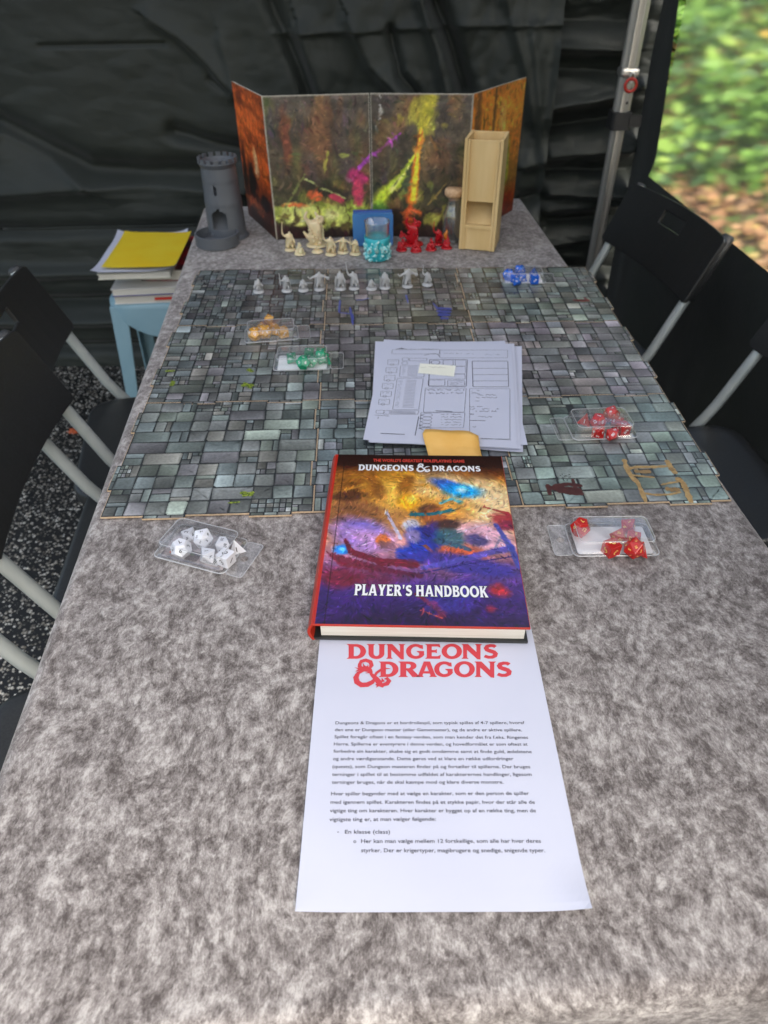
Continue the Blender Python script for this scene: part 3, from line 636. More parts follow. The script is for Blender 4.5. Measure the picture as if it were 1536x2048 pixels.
def board(ci, ri):
    r = empty('map_board', (0, 0, 0), label='stone printed map board, ' + names[ci, ri], cat='map board', group='stone floor map boards on the table')
    k = TAB / .78; e = .00022 / .78
    def pt(a, b): p = mp_((ci + a) / 3, (ri + b) / 3); return (float(p[0]), float(p[1]))
    def outline(g):
      out = []; tm = lambda t: min(max(t, g), 1 - g)
      for t, v_ in zip(brk, val): out.append(pt(tm(t), -v_ * k * 3 + g))                    # near side
      for t, v_ in zip(brk, val): out.append(pt(1 - v_ * k * 3 - g if ci < 2 else 1 - g + v_ * k * 3, tm(t)))      # right side
      for t, v_ in list(zip(brk, val))[::-1]: out.append(pt(tm(t), 1 - v_ * k * 3 - g if ri < 2 else 1 - g + v_ * k * 2))    # far side
      for t, v_ in list(zip(brk, val))[::-1]: out.append(pt(-v_ * k * 3 + g, tm(t)))   # left side
      pts = [out[0]]
      for p in out[1:]:
        if math.dist(p, pts[-1]) > 1e-5: pts.append(p)
      if math.dist(pts[0], pts[-1]) < 1e-5: pts.pop()
      return pts
    pts = outline(3 * e); pts2 = outline(3 * e + .0022)
    lift = 0.0
    z0 = ZB
    def cap(P, z, flip=False):
        t = [tuple(f) for f in tessellate_polygon([[Vector((x, y, 0)) for x, y in P]])]; out = []
        for f in t:
            (x0, y0), (x1, y1), (x2, y2) = (P[i] for i in f); ccw = (x1 - x0) * (y2 - y0) - (x2 - x0) * (y1 - y0) > 0
            out.append(f if ccw != flip else f[::-1])
        return [(x, y, z) for x, y in P], out
    n = len(pts); A, FA = cap(pts, z0 + BT - .00005); B, FB = cap(pts, z0, True)
    from_py('board_core', A + B, FA + [tuple(i + n for i in f) for f in FB] + [(i + n, (i + 1) % n + n, (i + 1) % n, i) for i in range(n)], M['chipboard'], r)
    A, FA = cap(pts2, z0 + BT); from_py('joint_print', A, FA, M['grout'], r)
    # printed stones
    vs, fs, cs = [], [], []; rn = random.Random(ci * 7 + ri * 31 + 5); tz = z0 + BT + .00012
    def stone(x0, x1, y0, y1, g=.035, kind=None):
        w, h = x1 - x0, y1 - y0
        if w < .012 or h < .012: return
        gx = min(.003, w * .10); gy = min(.003, h * .10); x0 += gx; x1 -= gx; y0 += gy; y1 -= gy; w, h = x1 - x0, y1 - y0
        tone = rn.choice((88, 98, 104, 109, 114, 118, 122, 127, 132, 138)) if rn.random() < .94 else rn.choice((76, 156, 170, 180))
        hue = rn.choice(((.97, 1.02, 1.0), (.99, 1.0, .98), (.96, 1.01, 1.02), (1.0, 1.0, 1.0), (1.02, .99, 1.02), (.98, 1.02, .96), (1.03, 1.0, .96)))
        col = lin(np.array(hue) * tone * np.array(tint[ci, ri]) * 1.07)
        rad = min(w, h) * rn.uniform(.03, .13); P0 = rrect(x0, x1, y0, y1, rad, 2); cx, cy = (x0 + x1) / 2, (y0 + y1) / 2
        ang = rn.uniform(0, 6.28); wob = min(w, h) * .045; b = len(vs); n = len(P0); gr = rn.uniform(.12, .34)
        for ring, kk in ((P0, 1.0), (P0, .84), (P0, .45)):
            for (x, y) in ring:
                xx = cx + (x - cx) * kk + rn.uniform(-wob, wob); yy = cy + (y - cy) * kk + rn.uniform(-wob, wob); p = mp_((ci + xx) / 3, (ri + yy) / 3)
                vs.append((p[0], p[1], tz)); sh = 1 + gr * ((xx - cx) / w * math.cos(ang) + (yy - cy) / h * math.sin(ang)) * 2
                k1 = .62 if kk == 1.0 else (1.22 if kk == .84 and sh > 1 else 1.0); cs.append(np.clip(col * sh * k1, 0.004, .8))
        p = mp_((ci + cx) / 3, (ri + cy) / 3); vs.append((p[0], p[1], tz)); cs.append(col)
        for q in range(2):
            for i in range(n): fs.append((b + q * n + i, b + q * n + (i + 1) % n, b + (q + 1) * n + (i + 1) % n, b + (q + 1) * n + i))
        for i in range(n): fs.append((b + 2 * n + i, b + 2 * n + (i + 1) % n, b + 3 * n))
    def fill(x0, x1, y0, y1, d=0):
        w, h = x1 - x0, y1 - y0; q = rn.random(); big = (ri == 0 and ci != 1 or ci == 2)
        lim = .8 if d == 0 else (.5 if d == 1 else .25)
        if d == 0 and w > .15:    # two-cell slab
            if q < .5: stone(x0, x1, y0, y1); return
            s = x0 + w * rn.uniform(.4, .6); fill(x0, s, y0, y1, 1); fill(s, x1, y0, y1, 1); return
        if d >= 3 or q > (lim if not big else lim * .62 + .05) and d > 0 or (d == 0 and q < (.60 if big else .26)): stone(x0, x1, y0, y1); return
        if w > h * 1.25 or (w > h * .8 and rn.random() < .45): s = x0 + w * rn.choice((.32, .42, .5, .6, .68)); fill(x0, s, y0, y1, d + 1); fill(s, x1, y0, y1, d + 1)
        elif d > 0 and rn.random() < .12:
            for a_ in range(3):
                for b_ in range(3): stone(x0 + w * a_ / 3, x0 + w * (a_ + 1) / 3, y0 + h * b_ / 3, y0 + h * (b_ + 1) / 3)
        else: s = y0 + h * rn.choice((.3, .4, .5, .6, .7)); fill(x0, x1, y0, s, d + 1); fill(x0, x1, s, y1, d + 1)
    n = 10; used = set(); lo = .004
    for j in range(n):
        for i in range(n):
            if (i, j) in used: continue
            w = 1
            if i < n - 1 and (i + 1, j) not in used and rn.random() < .13: w = 2; used.add((i + 1, j))
            j1 = rn.uniform(-.006, .006)
            xe = lo + (i + w) / n * .992; ye = lo + (j + 1) / n * .992
            if i + w == n and ci < 2 and seam_off((j + .5) / n): xe = .9775
            if j == n - 1 and ri < 2 and seam_off((i + .5) / n): ye = .9775
            fill(lo + i / n * .992, xe, lo + j / n * .992, ye)
    for (a, b) in ((.205, .395), (.705, .895)):          # narrow stones on the tabs
        for i in range(3):
            d = (b - a) / 3; stone(a + i * d, a + (i + 1) * d, -.0185, .004); stone(-.0185, .004, a + i * d, a + (i + 1) * d)
            if ci == 2: stone(.998, 1.0165, a + i * d, a + (i + 1) * d)
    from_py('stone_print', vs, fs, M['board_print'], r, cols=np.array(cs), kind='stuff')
    return r, z0 + BT + .0003
boards = {}
for ri in range(3):
    for ci in range(3): boards[ci, ri] = board(ci, ri)
def ink_blob(brd, pix, w, col, seed=0, name='ink_mark', z=0.0, dense=1, **kw):
    r, zt = boards[brd]; rn = random.Random(seed); bm = bmesh.new()
    for k, (poly, ww) in enumerate(zip(pix, w)):
        P = [U(*p, zt)[:2] for p in poly]; L, Rr = [], []
        Q = []
        for a, b in zip(P, P[1:]):
            for t in np.linspace(0, 1, 7)[:-1]: Q.append(a + (b - a) * t)
        Q.append(P[-1])
        for i, p in enumerate(Q):
            d = Q[min(i + 1, len(Q) - 1)] - Q[max(i - 1, 0)]; d /= np.linalg.norm(d); nn = np.array([-d[1], d[0]]); s = ww * rn.uniform(.7, 1.25) * (.55 if i in (0, len(Q) - 1) else 1)
            L.append(bm.verts.new((*(p + nn * s), zt + k * .00006 + z))); Rr.append(bm.verts.new((*(p - nn * s), zt + k * .00006 + z)))
        for i in range(len(Q) - 1): bm.faces.new((L[i], L[i + 1], Rr[i + 1], Rr[i]))
    return from_bm(name, bm, col, r, **kw)
m_maroon = add_noise(mat('maroon_ink', rough=.3), 200, (.055, .010, .008), (.075, .016, .012)); m_ochre = add_noise(mat('ochre_ink', rough=.35), 150, (.36, .22, .075), (.50, .33, .13), lo=.4, hi=.6); m_ochre2 = add_noise(mat('dark_ochre_ink', rough=.35), 150, (.22, .13, .04), (.34, .21, .08)); m_bluei = mat('blue_ink', (.05, .07, .30), .3); m_moss = add_noise(mat('moss_print', rough=.4), 400, (.05, .09, .01), (.28, .36, .03), lo=.45, hi=.55); m_rust = mat('dark_red_ink', (.12, .012, .01), .3)
ink_blob((2, 0), [[(1095, 968), (1100, 990)], [(1100, 976), (1130, 978), (1165, 984)], [(1105, 974), (1135, 968), (1165, 972)], [(1145, 958), (1152, 980)], [(1115, 982), (1140, 986), (1168, 988)]], [.003, .006, .0042, .0028, .0035], m_maroon, 1, label='maroon drawn ink stain')
ink_blob((2, 0), [[(1248, 918), (1254, 938), (1262, 952), (1276, 966), (1284, 984), (1292, 1004)], [(1250, 938), (1275, 934), (1305, 934), (1335, 932)], [(1262, 950), (1288, 953), (1310, 955)], [(1333, 920), (1342, 936), (1352, 948)], [(1284, 986), (1310, 990), (1340, 989), (1362, 984)], [(1352, 955), (1366, 966), (1372, 980), (1383, 1006)], [(1322, 970), (1340, 966), (1356, 964)]], [.0032, .0026, .0016, .0036, .0019, .0040, .0018], m_ochre, 2, label='ochre ring drawn in ink')
ink_blob((2, 0), [[(1268, 942), (1285, 944), (1302, 943)], [(1338, 936), (1348, 942)], [(1330, 977), (1345, 980), (1360, 979)]], [.0036, .0034, .0040], m_ochre2, 12, z=.0003, label='darker patches inside the ochre ring', kind='stuff')
ink_blob((2, 2), [[(1145, 600), (1178, 602)], [(1168, 595), (1178, 603)]], [.0045, .003], m_rust, 3, label='dark red ink stain')
ink_blob((1, 2), [[(872, 616), (903, 618)], [(873, 622), (903, 624)], [(875, 629), (901, 630)], [(880, 636), (897, 637)], [(866, 606), (876, 618)]], [.0055, .0058, .0055, .004, .0015], m_bluei, 4, label='blue ink scribble')
ink_blob((1, 2), [[(680, 600), (678, 625), (705, 628), (707, 640)], [(712, 600), (725, 600), (738, 596)], [(700, 614), (706, 650)], [(812, 590), (816, 606)]], [.0016, .0016, .0018, .0018], m_bluei, 5, label='thin blue ink lines', kind='stuff')
for bd, pp, sd in (((0, 1), [[(482, 771), (508, 770)], [(488, 765), (503, 777)]], 6), ((0, 0), [[(480, 985), (506, 990)], [(485, 993), (508, 984)], [(455, 1006), (480, 1004)]], 7), ((0, 1), [[(495, 738), (506, 744)]], 8), ((0, 1), [[(343, 772), (347, 762)], [(330, 742), (350, 742)]], 9)):
    ink_blob(bd, pp, [.004, .003, .0015][:len(pp)], m_moss, sd, name='moss_print', z=.0001, kind='stuff')
# far strip of stain marks on the board right of the book
rnn = random.Random(3)
for cx, cy in ((1040, 930), (1128, 955)):
    P = [[(cx + rnn.uniform(-12, 12), cy + rnn.uniform(-7, 7))] for _ in range(12)]
    ink_blob((2, 0), [[p[0], (p[0][0] + 2.2, p[0][1])] for p in P], [.0011] * 12, M['n_black'], 11, name='ink_dots', kind='stuff')
ZMAP = ZB + BT + .0016

# ------------------------------------------------------------------ lettering: hand made flared capitals
def arc(cx, cy, rx, ry, a0, a1, n=14): return [(cx + rx * math.cos(R(a0 + (a1 - a0) * i / n)), cy + ry * math.sin(R(a0 + (a1 - a0) * i / n))) for i in range(n + 1)]
def stroke(pts, ws):
    L, Q = [], []; P = [np.array(p, float) for p in pts]
    for i, p in enumerate(P):
        d = P[min(i + 1, len(P) - 1)] - P[max(i - 1, 0)]; d = d / np.linalg.norm(d); n = np.array([-d[1], d[0]]); w = ws[i] if not isinstance(ws, float) else ws
        L.append(tuple(p + n * w)); Q.append(tuple(p - n * w))
    return L + Q[::-1]
def wlist(n, f): return [f(i / (n - 1)) for i in range(n)]
_sp = [(.60, .80), (.50, .885), (.36, .895), (.22, .84), (.17, .72), (.22, .60), (.36, .525), (.52, .45), (.60, .34), (.58, .20), (.45, .11), (.28, .10), (.10, .19)]
GL = {
 'D': (.84, [[(0, 1), (.42, 1)] + arc(.42, .5, .42, .5, 85, -85) + [(.42, 0), (0, 0), (.1, .09), (.1, .91)], [(.32, .82), (.40, .82)] + arc(.40, .5, .20, .32, 80, -80) + [(.40, .18), (.32, .18)]]),
 'U': (.86, [[(0, 1), (.39, 1), (.32, .91), (.32, .38)] + arc(.44, .36, .12, .18, 180, 360) + [(.56, .91), (.49, 1), (.86, 1), (.78, .91), (.78, .36)] + arc(.44, .36, .34, .38, 0, -180) + [(.10, .91)]]),
 'N': (.92, [[(0, 1), (.30, 1), (.66, .45), (.66, .90), (.58, 1), (.92, 1), (.84, .90), (.84, -.05), (.70, -.03), (.25, .60), (.25, .10), (.33, 0), (0, 0), (.08, .10), (.08, .90)]]),
 'G': (.84, [arc(.45, .5, .45, .51, 58, 338, 30) + [(.84, .30), (.84, .52), (.48, .52), (.55, .43), (.61, .40), (.61, .22)] + arc(.46, .5, .23, .32, -55, -300, 24) + [(.66, .70), (.80, .66), (.78, .93)]]),
 'E': (.72, [[(0, 1), (.66, 1), (.70, .74), (.58, .83), (.31, .83), (.31, .59), (.46, .59), (.54, .66), (.54, .36), (.46, .43), (.31, .43), (.31, .17), (.58, .17), (.72, .28), (.68, 0), (0, 0), (.09, .10), (.09, .90)]]),
 'O': (.96, [arc(.48, .5, .48, .52, 0, 360, 36)[:-1], arc(.48, .5, .235, .33, 0, 360, 28)[:-1]]),
 'S': (.70, [stroke(_sp, wlist(13, lambda t: .125 - .03 * abs(t - .5) * 2))]),
 'R': (.86, [[(0, 1), (.44, 1)] + arc(.44, .72, .28, .28, 88, -62, 12) + [(.86, 0), (.56, 0), (.34, .42), (.32, .42), (.32, .10), (.40, 0), (0, 0), (.09, .10), (.09, .90)], [(.32, .84), (.40, .84)] + arc(.40, .70, .10, .14, 80, -80, 8) + [(.40, .56), (.32, .56)]]),
 'A': (.94, [[(.34, 1), (.62, 1), (.86, .10), (.94, 0), (.58, 0), (.64, .10), (.61, .22), (.31, .22), (.28, .10), (.34, 0), (0, 0), (.08, .10)], [(.46, .74), (.56, .37), (.36, .37)]]),
 'P': (.74, [[(0, 1), (.44, 1)] + arc(.44, .70, .30, .30, 88, -88, 14) + [(.32, .40), (.32, .10), (.41, 0), (0, 0), (.09, .10), (.09, .90)], [(.32, .84), (.42, .84)] + arc(.42, .70, .10, .14, 80, -80, 8) + [(.42, .56), (.32, .56)]]),
 'L': (.64, [[(0, 1), (.42, 1), (.33, .91), (.33, .19), (.50, .19), (.64, .30), (.61, 0), (0, 0), (.09, .10), (.09, .90)]]),
 'Y': (.84, [[(0, 1), (.38, 1), (.33, .92), (.43, .66), (.54, .92), (.48, 1), (.84, 1), (.76, .92), (.54, .42), (.54, .10), (.62, 0), (.22, 0), (.30, .10), (.30, .42), (.08, .92)]]),
 'H': (.90, [[(0, 1), (.40, 1), (.32, .90), (.32, .61), (.58, .61), (.58, .90), (.50, 1), (.90, 1), (.82, .90), (.82, .10), (.90, 0), (.50, 0), (.58, .10), (.58, .42), (.32, .42), (.32, .10), (.40, 0), (0, 0), (.08, .10), (.08, .90)]]),
 'B': (.78, [[(0, 1), (.44, 1)] + arc(.44, .755, .27, .245, 85, -50, 10) + arc(.46, .28, .31, .28, 60, -88, 12) + [(0, 0), (.09, .10), (.09, .90)], [(.32, .85), (.42, .85)] + arc(.42, .735, .08, .11, 70, -70, 6) + [(.32, .62)], [(.32, .45), (.44, .45)] + arc(.44, .305, .10, .14, 70, -70, 6) + [(.32, .16)]]),
 'K': (.88, [[(0, 1), (.40, 1), (.32, .90), (.32, .60), (.56, .91), (.50, 1), (.84, 1), (.74, .92), (.52, .58), (.80, .10), (.88, 0), (.50, 0), (.55, .08), (.37, .42), (.32, .36), (.32, .10), (.40, 0), (0, 0), (.08, .10), (.08, .90)]]),
 "'": (.26, [[(.04, 1.0), (.24, 1.0), (.16, .66), (.08, .66)]]),
 ' ': (.30, []),
}
AMP = [  # drawn dragon-shaped ampersand, strokes in a unit box (x right, y up)
    ([(.14, .80), (.20, .92), (.32, .96), (.45, .90), (.48, .78), (.42, .66)], [.035, .055, .06, .065, .06, .03]),
    ([(.16, .84), (.15, .74), (.20, .66), (.30, .60)], [.05, .055, .06, .05]),
    ([(.10, .62), (.22, .64), (.34, .66), (.44, .60), (.50, .52)], [.01, .07, .10, .07, .02]),
    ([(.30, .62), (.12, .52), (.05, .36), (.08, .20), (.20, .10), (.36, .11), (.50, .20), (.58, .32)], [.03, .05, .075, .085, .085, .08, .065, .03]),
    ([(.40, .58), (.50, .44), (.60, .32), (.68, .20), (.74, .08), (.80, .02)], [.015, .055, .075, .085, .06, .02]),
    ([(.66, .16), (.78, .10), (.90, .14), (.96, .24), (.90, .33), (.82, .30)], [.03, .06, .07, .065, .05, .01]),
    ([(.54, .36), (.62, .52), (.74, .63), (.86, .67), (1.0, .66)], [.03, .04, .035, .025, .006]),
    ([(.20, .74), (.26, .68)], [.012, .04]), ([(.02, .70), (.12, .66), (.22, .62)], [.004, .022, .03]), ([(.12, .82), (.20, .72)], [.004, .028]), ([(.24, .86), (.28, .72)], [.004, .03]), ([(.38, .80), (.38, .66)], [.004, .03]), ([(.02, .46), (.10, .50)], [.004, .03]), ([(.50, .58), (.40, .52), (.30, .50)], [.012, .02, .004]), ([(.60, .12), (.66, .06), (.60, .0)], [.03, .03, .004]), ([(.64, .58), (.76, .56), (.88, .58)], [.004, .018, .004]), ([(.04, .56), (.16, .62)], [.006, .035]), ([(.30, .76), (.32, .68)], [.008, .035]), ([(.80, .20), (.76, .33)], [.05, .006]),
]
def glyph_mesh(loops, offset=0.0):
    cu = bpy.data.curves.new('g', 'CURVE'); cu.dimensions = '2D'; cu.fill_mode = 'BOTH'; cu.resolution_u = 1; cu.offset = offset
    for lp in loops:
        sp = cu.splines.new('POLY'); sp.points.add(len(lp) - 1); sp.use_cyclic_u = True
        for p, (x, y) in zip(sp.points, lp): p.co = (x, y, 0, 1)
    ob = bpy.data.objects.new('g', cu); COL.objects.link(ob); dg = bpy.context.evaluated_depsgraph_get(); me = bpy.data.meshes.new_from_object(ob.evaluated_get(dg))
    V = np.array([v.co[:] for v in me.vertices]).reshape(-1, 3); F = [tuple(p.vertices) for p in me.polygons]
    bpy.data.objects.remove(ob); bpy.data.curves.remove(cu); bpy.data.meshes.remove(me); return V, F
_gc = {}
def glyph(ch, off=0.0):
    if (ch, off) not in _gc: _gc[ch, off] = glyph_mesh(GL[ch][1], off) if GL[ch][1] else (np.zeros((0, 3)), [])
    return _gc[ch, off]
def amp_parts(): return [glyph_mesh([stroke(p, w)]) for p, w in AMP]
def join(parts):
    vs, fs = [], []
    for V, F in parts:
        b = len(vs); vs += [tuple(v) for v in V]; fs += [tuple(i + b for i in f) for f in F]
    return vs, fs
def letters(text, x0, x1, y0, y1, gap=.05, off=0.0, ranges=None):
    """glyph meshes laid out in a box of the sheet's own coordinates"""
    out = []; tot = sum(GL[c][0] for c in text) + gap * (len(text) - 1); x = 0
    for i, c in enumerate(text):
        V, F = glyph(c, off); w = GL[c][0]
        if ranges: a, b = ranges[i]; sx = (b - a) / w; ox = a
        else: sx = (x1 - x0) / tot; ox = x0 + x * sx
        if len(V): out.append((np.stack([ox + V[:, 0] * sx, y0 + V[:, 1] * (y1 - y0), V[:, 2] * 0], -1), F))
        x += w + gap
    return out
def text_mesh(s, size=1.0, bold=0.0, align='LEFT'):
    cu = bpy.data.curves.new('t', 'FONT'); cu.body = s; cu.size = size; cu.offset = bold; cu.align_x = align; cu.resolution_u = 3
    ob = bpy.data.objects.new('t', cu); COL.objects.link(ob); dg = bpy.context.evaluated_depsgraph_get(); me = bpy.data.meshes.new_from_object(ob.evaluated_get(dg))
    V = np.array([v.co[:] for v in me.vertices]).reshape(-1, 3); F = [tuple(p.vertices) for p in me.polygons]
    bpy.data.objects.remove(ob); bpy.data.curves.remove(cu); bpy.data.meshes.remove(me); return V, F

# ------------------------------------------------------------------ the printed A4 sheet
a4 = [U(591, 1826)[:2], U(1181, 1824)[:2], U(1066, 1276)[:2], U(640, 1276)[:2]]
el = (a4[3] - a4[0]); er = (a4[2] - a4[1]); el /= np.linalg.norm(el); er /= np.linalg.norm(er)
A4L = .297; pc = [a4[0], a4[1], a4[1] + er * A4L, a4[0] + el * A4L]; ZP = TT + .0012
sh = sheet('information_sheet', [(*p, ZP) for p in pc], 0, M['paper'], nx=40, ny=54, corner=.006, label='white sheet printed with red logo and Danish text, tucked under the big book', cat='paper sheet')
sc_ = .0006
ZI = ZP + .0003
def on_sheet(px, py): return U(px, py, ZP)
def flat(name, parts, m, parent, z):
    vs, fs = join(parts); vs = [(v[0], v[1], z + v[2]) for v in vs]; return from_py(name, vs, fs, m, parent)
def z5(x, y): return 660 + x / 3.84, 1270 + y / 3.84
def logo_word(word, rngs, ytop, ybot, name):
    parts = []
    for c, (a, b) in zip(word, rngs):
        V, F = glyph(c); w = GL[c][0]; out = []
        p00, p10, p01, p11 = [U(*z5(q, r_), ZP)[:2] for q, r_ in ((a, ybot), (b, ybot), (a, ytop), (b, ytop))]
        for v in V:
            u, t = v[0] / w, v[1]; p = (p00 * (1 - u) + p10 * u) * (1 - t) + (p01 * (1 - u) + p11 * u) * t; out.append((p[0], p[1], 0))
        parts.append((np.array(out), F))
    flat(name, parts, M['red_ink'], sh, ZI)
logo_word('DUNGEONS', ((125, 277), (278, 432), (430, 580), (584, 722), (728, 852), (857, 1014), (1008, 1170), (1170, 1288)), 71, 184, 'logo_word')
logo_word('DRAGONS', ((370, 526), (522, 692), (662, 824), (800, 942), (952, 1112), (1108, 1276), (1270, 1394)), 205, 324, 'logo_word')
parts = []
for k, (V, F) in enumerate(amp_parts()):
    out = []
    for v in V:
        q = U(*z5(185 + v[0] * 280, 408 - v[1] * 222), ZP); out.append((q[0], q[1], .00003 * (k + 3)))
    parts.append((np.array(out), F))
flat('logo_ampersand', parts, M['red_ink'], sh, ZI)
LINES = [("Dungeons & Dragons er et bordrollespil, som typisk spilles af 4-7 spillere, hvoraf", 225, 468, 1163, 467), ("den ene er Dungeon master (eller Gamemaster), og de andre er aktive spillere.", 222, 502, 1150, 503),
 ("Spillet foregår oftest i en fantasy verden, som man kender det fra f.eks. Ringenes", 220, 537, 1180, 540), ("Herre. Spillerne er eventyrere i denne verden, og hovedformålet er som oftest at", 217, 573, 1178, 574),
 ("forbedre sin karakter, skabe sig et godt omdømme samt at finde guld, ædelstene", 215, 609, 1198, 611), ("og andre værdigenstande. Dette gøres ved at klare en række udfordringer", 213, 646, 1108, 646),
 ("(quests), som Dungeon masteren finder på og fortæller til spillerne. Der bruges", 210, 685, 1191, 686), ("terninger i spillet til at bestemme udfaldet af karakterernes handlinger, ligesom", 208, 724, 1198, 724),
 ("terninger bruges, når de skal kæmpe mod og klare diverse monstre.", 207, 763, 1058, 762), ("Hver spiller begynder med at vælge en karakter, som er den person de spiller", 203, 820, 1185, 818),
 ("med igennem spillet. Karakteren findes på et stykke papir, hvor der står alle de", 200, 862, 1214, 862), ("vigtige ting om karakteren. Hver karakter er bygget op af en række ting, men de", 197, 904, 1219, 904),
 ("vigtigste ting er, at man vælger følgende:", 195, 948, 723, 946), ("-", 233, 1008, 243, 1008), ("En klasse (class)", 272, 1010, 496, 1010), ("o", 314, 1056, 328, 1056),
 ("Her kan man vælge mellem 12 forskellige, som alle har hver deres", 352, 1056, 1244, 1055), ("styrker. Der er krigertyper, magibrugere og snedige, snigende typer.", 352, 1102, 1264, 1102)]
for s, xa, ya, xb, yb in LINES:
    V, F = text_mesh(s, 1.0, .008); w = V[:, 0].max() - V[:, 0].min(); p0 = U(580 + xa / 2.4774, 1260 + ya / 2.4774, ZP)[:2]; p1 = U(580 + xb / 2.4774, 1260 + yb / 2.4774, ZP)[:2]
    d = (p1 - p0); ln = np.linalg.norm(d); d /= ln; nn = np.array([-d[1], d[0]]); sx_ = ln / w; sy_ = .00435 if len(s) > 3 else .0043
    x = V[:, 0] - V[:, 0].min(); Q = p0 + x[:, None] * sx_ * d + V[:, 1][:, None] * sy_ * nn
    from_py('text_line', np.c_[Q, np.full(len(Q), ZI)], F, M['ink'], sh)

# ------------------------------------------------------------------ painter for flat prints
class Paint:
    def __init__(s, nx, ny, w, h):
        s.x = np.linspace(0, w, nx)[None, :].repeat(ny, 0); s.y = np.linspace(0, h, ny)[:, None].repeat(nx, 1); s.c = np.zeros((ny, nx, 3)); s.w, s.h = w, h
    def grad(s, stops):
        ys = [a for a, _ in stops]
        for i in range(3): s.c[..., i] = np.interp(s.y / s.h + .10 * (fbm(s.x / s.w * 4, s.y / s.h * 4, 4) - .5), ys, [c[i] for _, c in stops])
    def mix(s, m, col): m = np.clip(m, 0, 1)[..., None]; s.c = s.c * (1 - m) + np.array(col) * m
    def blob(s, cx, cy, rx, ry, col, a=1, ang=0, soft=1.0, rag=.35, seed=0):
        dx, dy = s.x / s.w - cx, s.y / s.h - cy; dx = dx * s.w / s.h; ca, sa = math.cos(R(ang)), math.sin(R(ang)); u = (dx * ca + dy * sa) / rx; v = (-dx * sa + dy * ca) / ry
        d = np.sqrt(u * u + v * v) + rag * (fbm(s.x / s.w * 9 + seed, s.y / s.h * 12 + seed, 4) - .5) * 2
        s.mix(a * np.clip((1 + soft * .5 - d) / max(soft, .05), 0, 1), col)
    def stroke(s, pts, w0, w1, col, a=1, soft=.35, rag=.3, seed=0):
        n = len(pts) - 1
        for i in range(n):
            (x0, y0), (x1, y1) = pts[i], pts[i + 1]; asp = s.w / s.h; X, Y = s.x / s.w * asp, s.y / s.h; x0 *= asp; x1 *= asp
            dx, dy = x1 - x0, y1 - y0; t = np.clip(((X - x0) * dx + (Y - y0) * dy) / (dx * dx + dy * dy), 0, 1); d = np.hypot(X - x0 - t * dx, Y - y0 - t * dy)
            w = (w0 + (w1 - w0) * (i + t) / n) * (1 + rag * (fbm(X * 30 + seed, Y * 30, 3) - .5) * 2); s.mix(a * np.clip((w - d) / (w * soft + 1e-6), 0, 1), col)
    def streak(s, ang, sc, st, amt, seed=0):
        ca, sa = math.cos(R(ang)), math.sin(R(ang)); X, Y = s.x / s.h, s.y / s.h; u = X * ca + Y * sa; v = -X * sa + Y * ca
        s.c = s.c * (1 + amt * 2 * (fbm(u * sc + seed, v * st + seed, 4) - .5))[..., None]
    def swirl(s, amt, sc, seed=0):
        n1 = fbm(s.x / s.h * sc + seed, s.y / s.h * sc, 3) - .5; n2 = fbm(s.x / s.h * sc + 40 + seed, s.y / s.h * sc + 9, 3) - .5
        ny, nx = s.c.shape[:2]; J = np.clip((s.x / s.w + n1 * amt) * (nx - 1), 0, nx - 1).astype(int); I = np.clip((s.y / s.h + n2 * amt) * (ny - 1), 0, ny - 1).astype(int); s.c = s.c[I, J]
    def dabs(s, n, L, w, var, seed=0, dirf=None):
        r = np.random.default_rng(seed); ny, nx = s.c.shape[:2]; src = s.c.copy(); px = nx / s.w * s.h
        gx = fbm(s.x / s.h * 3 + seed, s.y / s.h * 3, 3) * 9
        for k in range(n):
            i, j = int(r.integers(0, ny)), int(r.integers(0, nx)); th = gx[i, j] + r.normal(0, .35); l = L * ny * r.uniform(.4, 1.2); ww = w * ny * r.uniform(.4, 1.2); R_ = int(l + 2)
            a, b, c, d = max(i - R_, 0), min(i + R_ + 1, ny), max(j - R_, 0), min(j + R_ + 1, nx); yy, xx = np.mgrid[a:b, c:d]; yy = yy - i; xx = xx - j
            u = xx * math.cos(th) + yy * math.sin(th); v = -xx * math.sin(th) + yy * math.cos(th) + (u / max(l, 1)) ** 2 * ww
            m = np.clip(1.2 - (u / l) ** 2 - (v / ww) ** 2, 0, 1)[..., None] * .8; col = np.clip(src[i, j] * (1 + r.normal(0, var)) + r.normal(0, 6, 3), 0, 255); s.c[a:b, c:d] = s.c[a:b, c:d] * (1 - m) + col * m
    def out(s): return lin(np.clip(s.c, 0, 255))

# ------------------------------------------------------------------ the big book
BH = .0262
bk = [U(625, 1249, TT + BH)[:2], U(1061, 1256, TT + BH)[:2], U(1004, 912, TT + BH)[:2], U(670, 908, TT + BH)[:2]]
bx = ((bk[1] - bk[0]) + (bk[2] - bk[3])) / 2; by = ((bk[3] - bk[0]) + (bk[2] - bk[1])) / 2; bw, bl = np.linalg.norm(bx), np.linalg.norm(by); bc = sum(bk) / 4; brz = math.atan2(bx[1], bx[0])
print('book', bw, bl, brz, bc)
BO = empty('rulebook', (bc[0], bc[1], TT + .0022), brz, label='thick hardcover rulebook with a colourful fantasy cover on the map edge', cat='book')
hw, hl = bw / 2, bl / 2; CT = .003; Ht = BH - .0022
box('back_cover', -hw, hw, -hl, hl, 0, CT, M['cover_back'], BO, .001)
bm = bmesh.new(); prof = [(-hw + .006, CT), (-hw + .004, CT + .006), (-hw + .006, Ht - CT)]
bm_box(bm, -hw + .008, hw - .004, -hl + .004, hl - .004, CT + .0002, Ht - CT - .0002); from_bm('page_block', bm, M['pages'], BO)
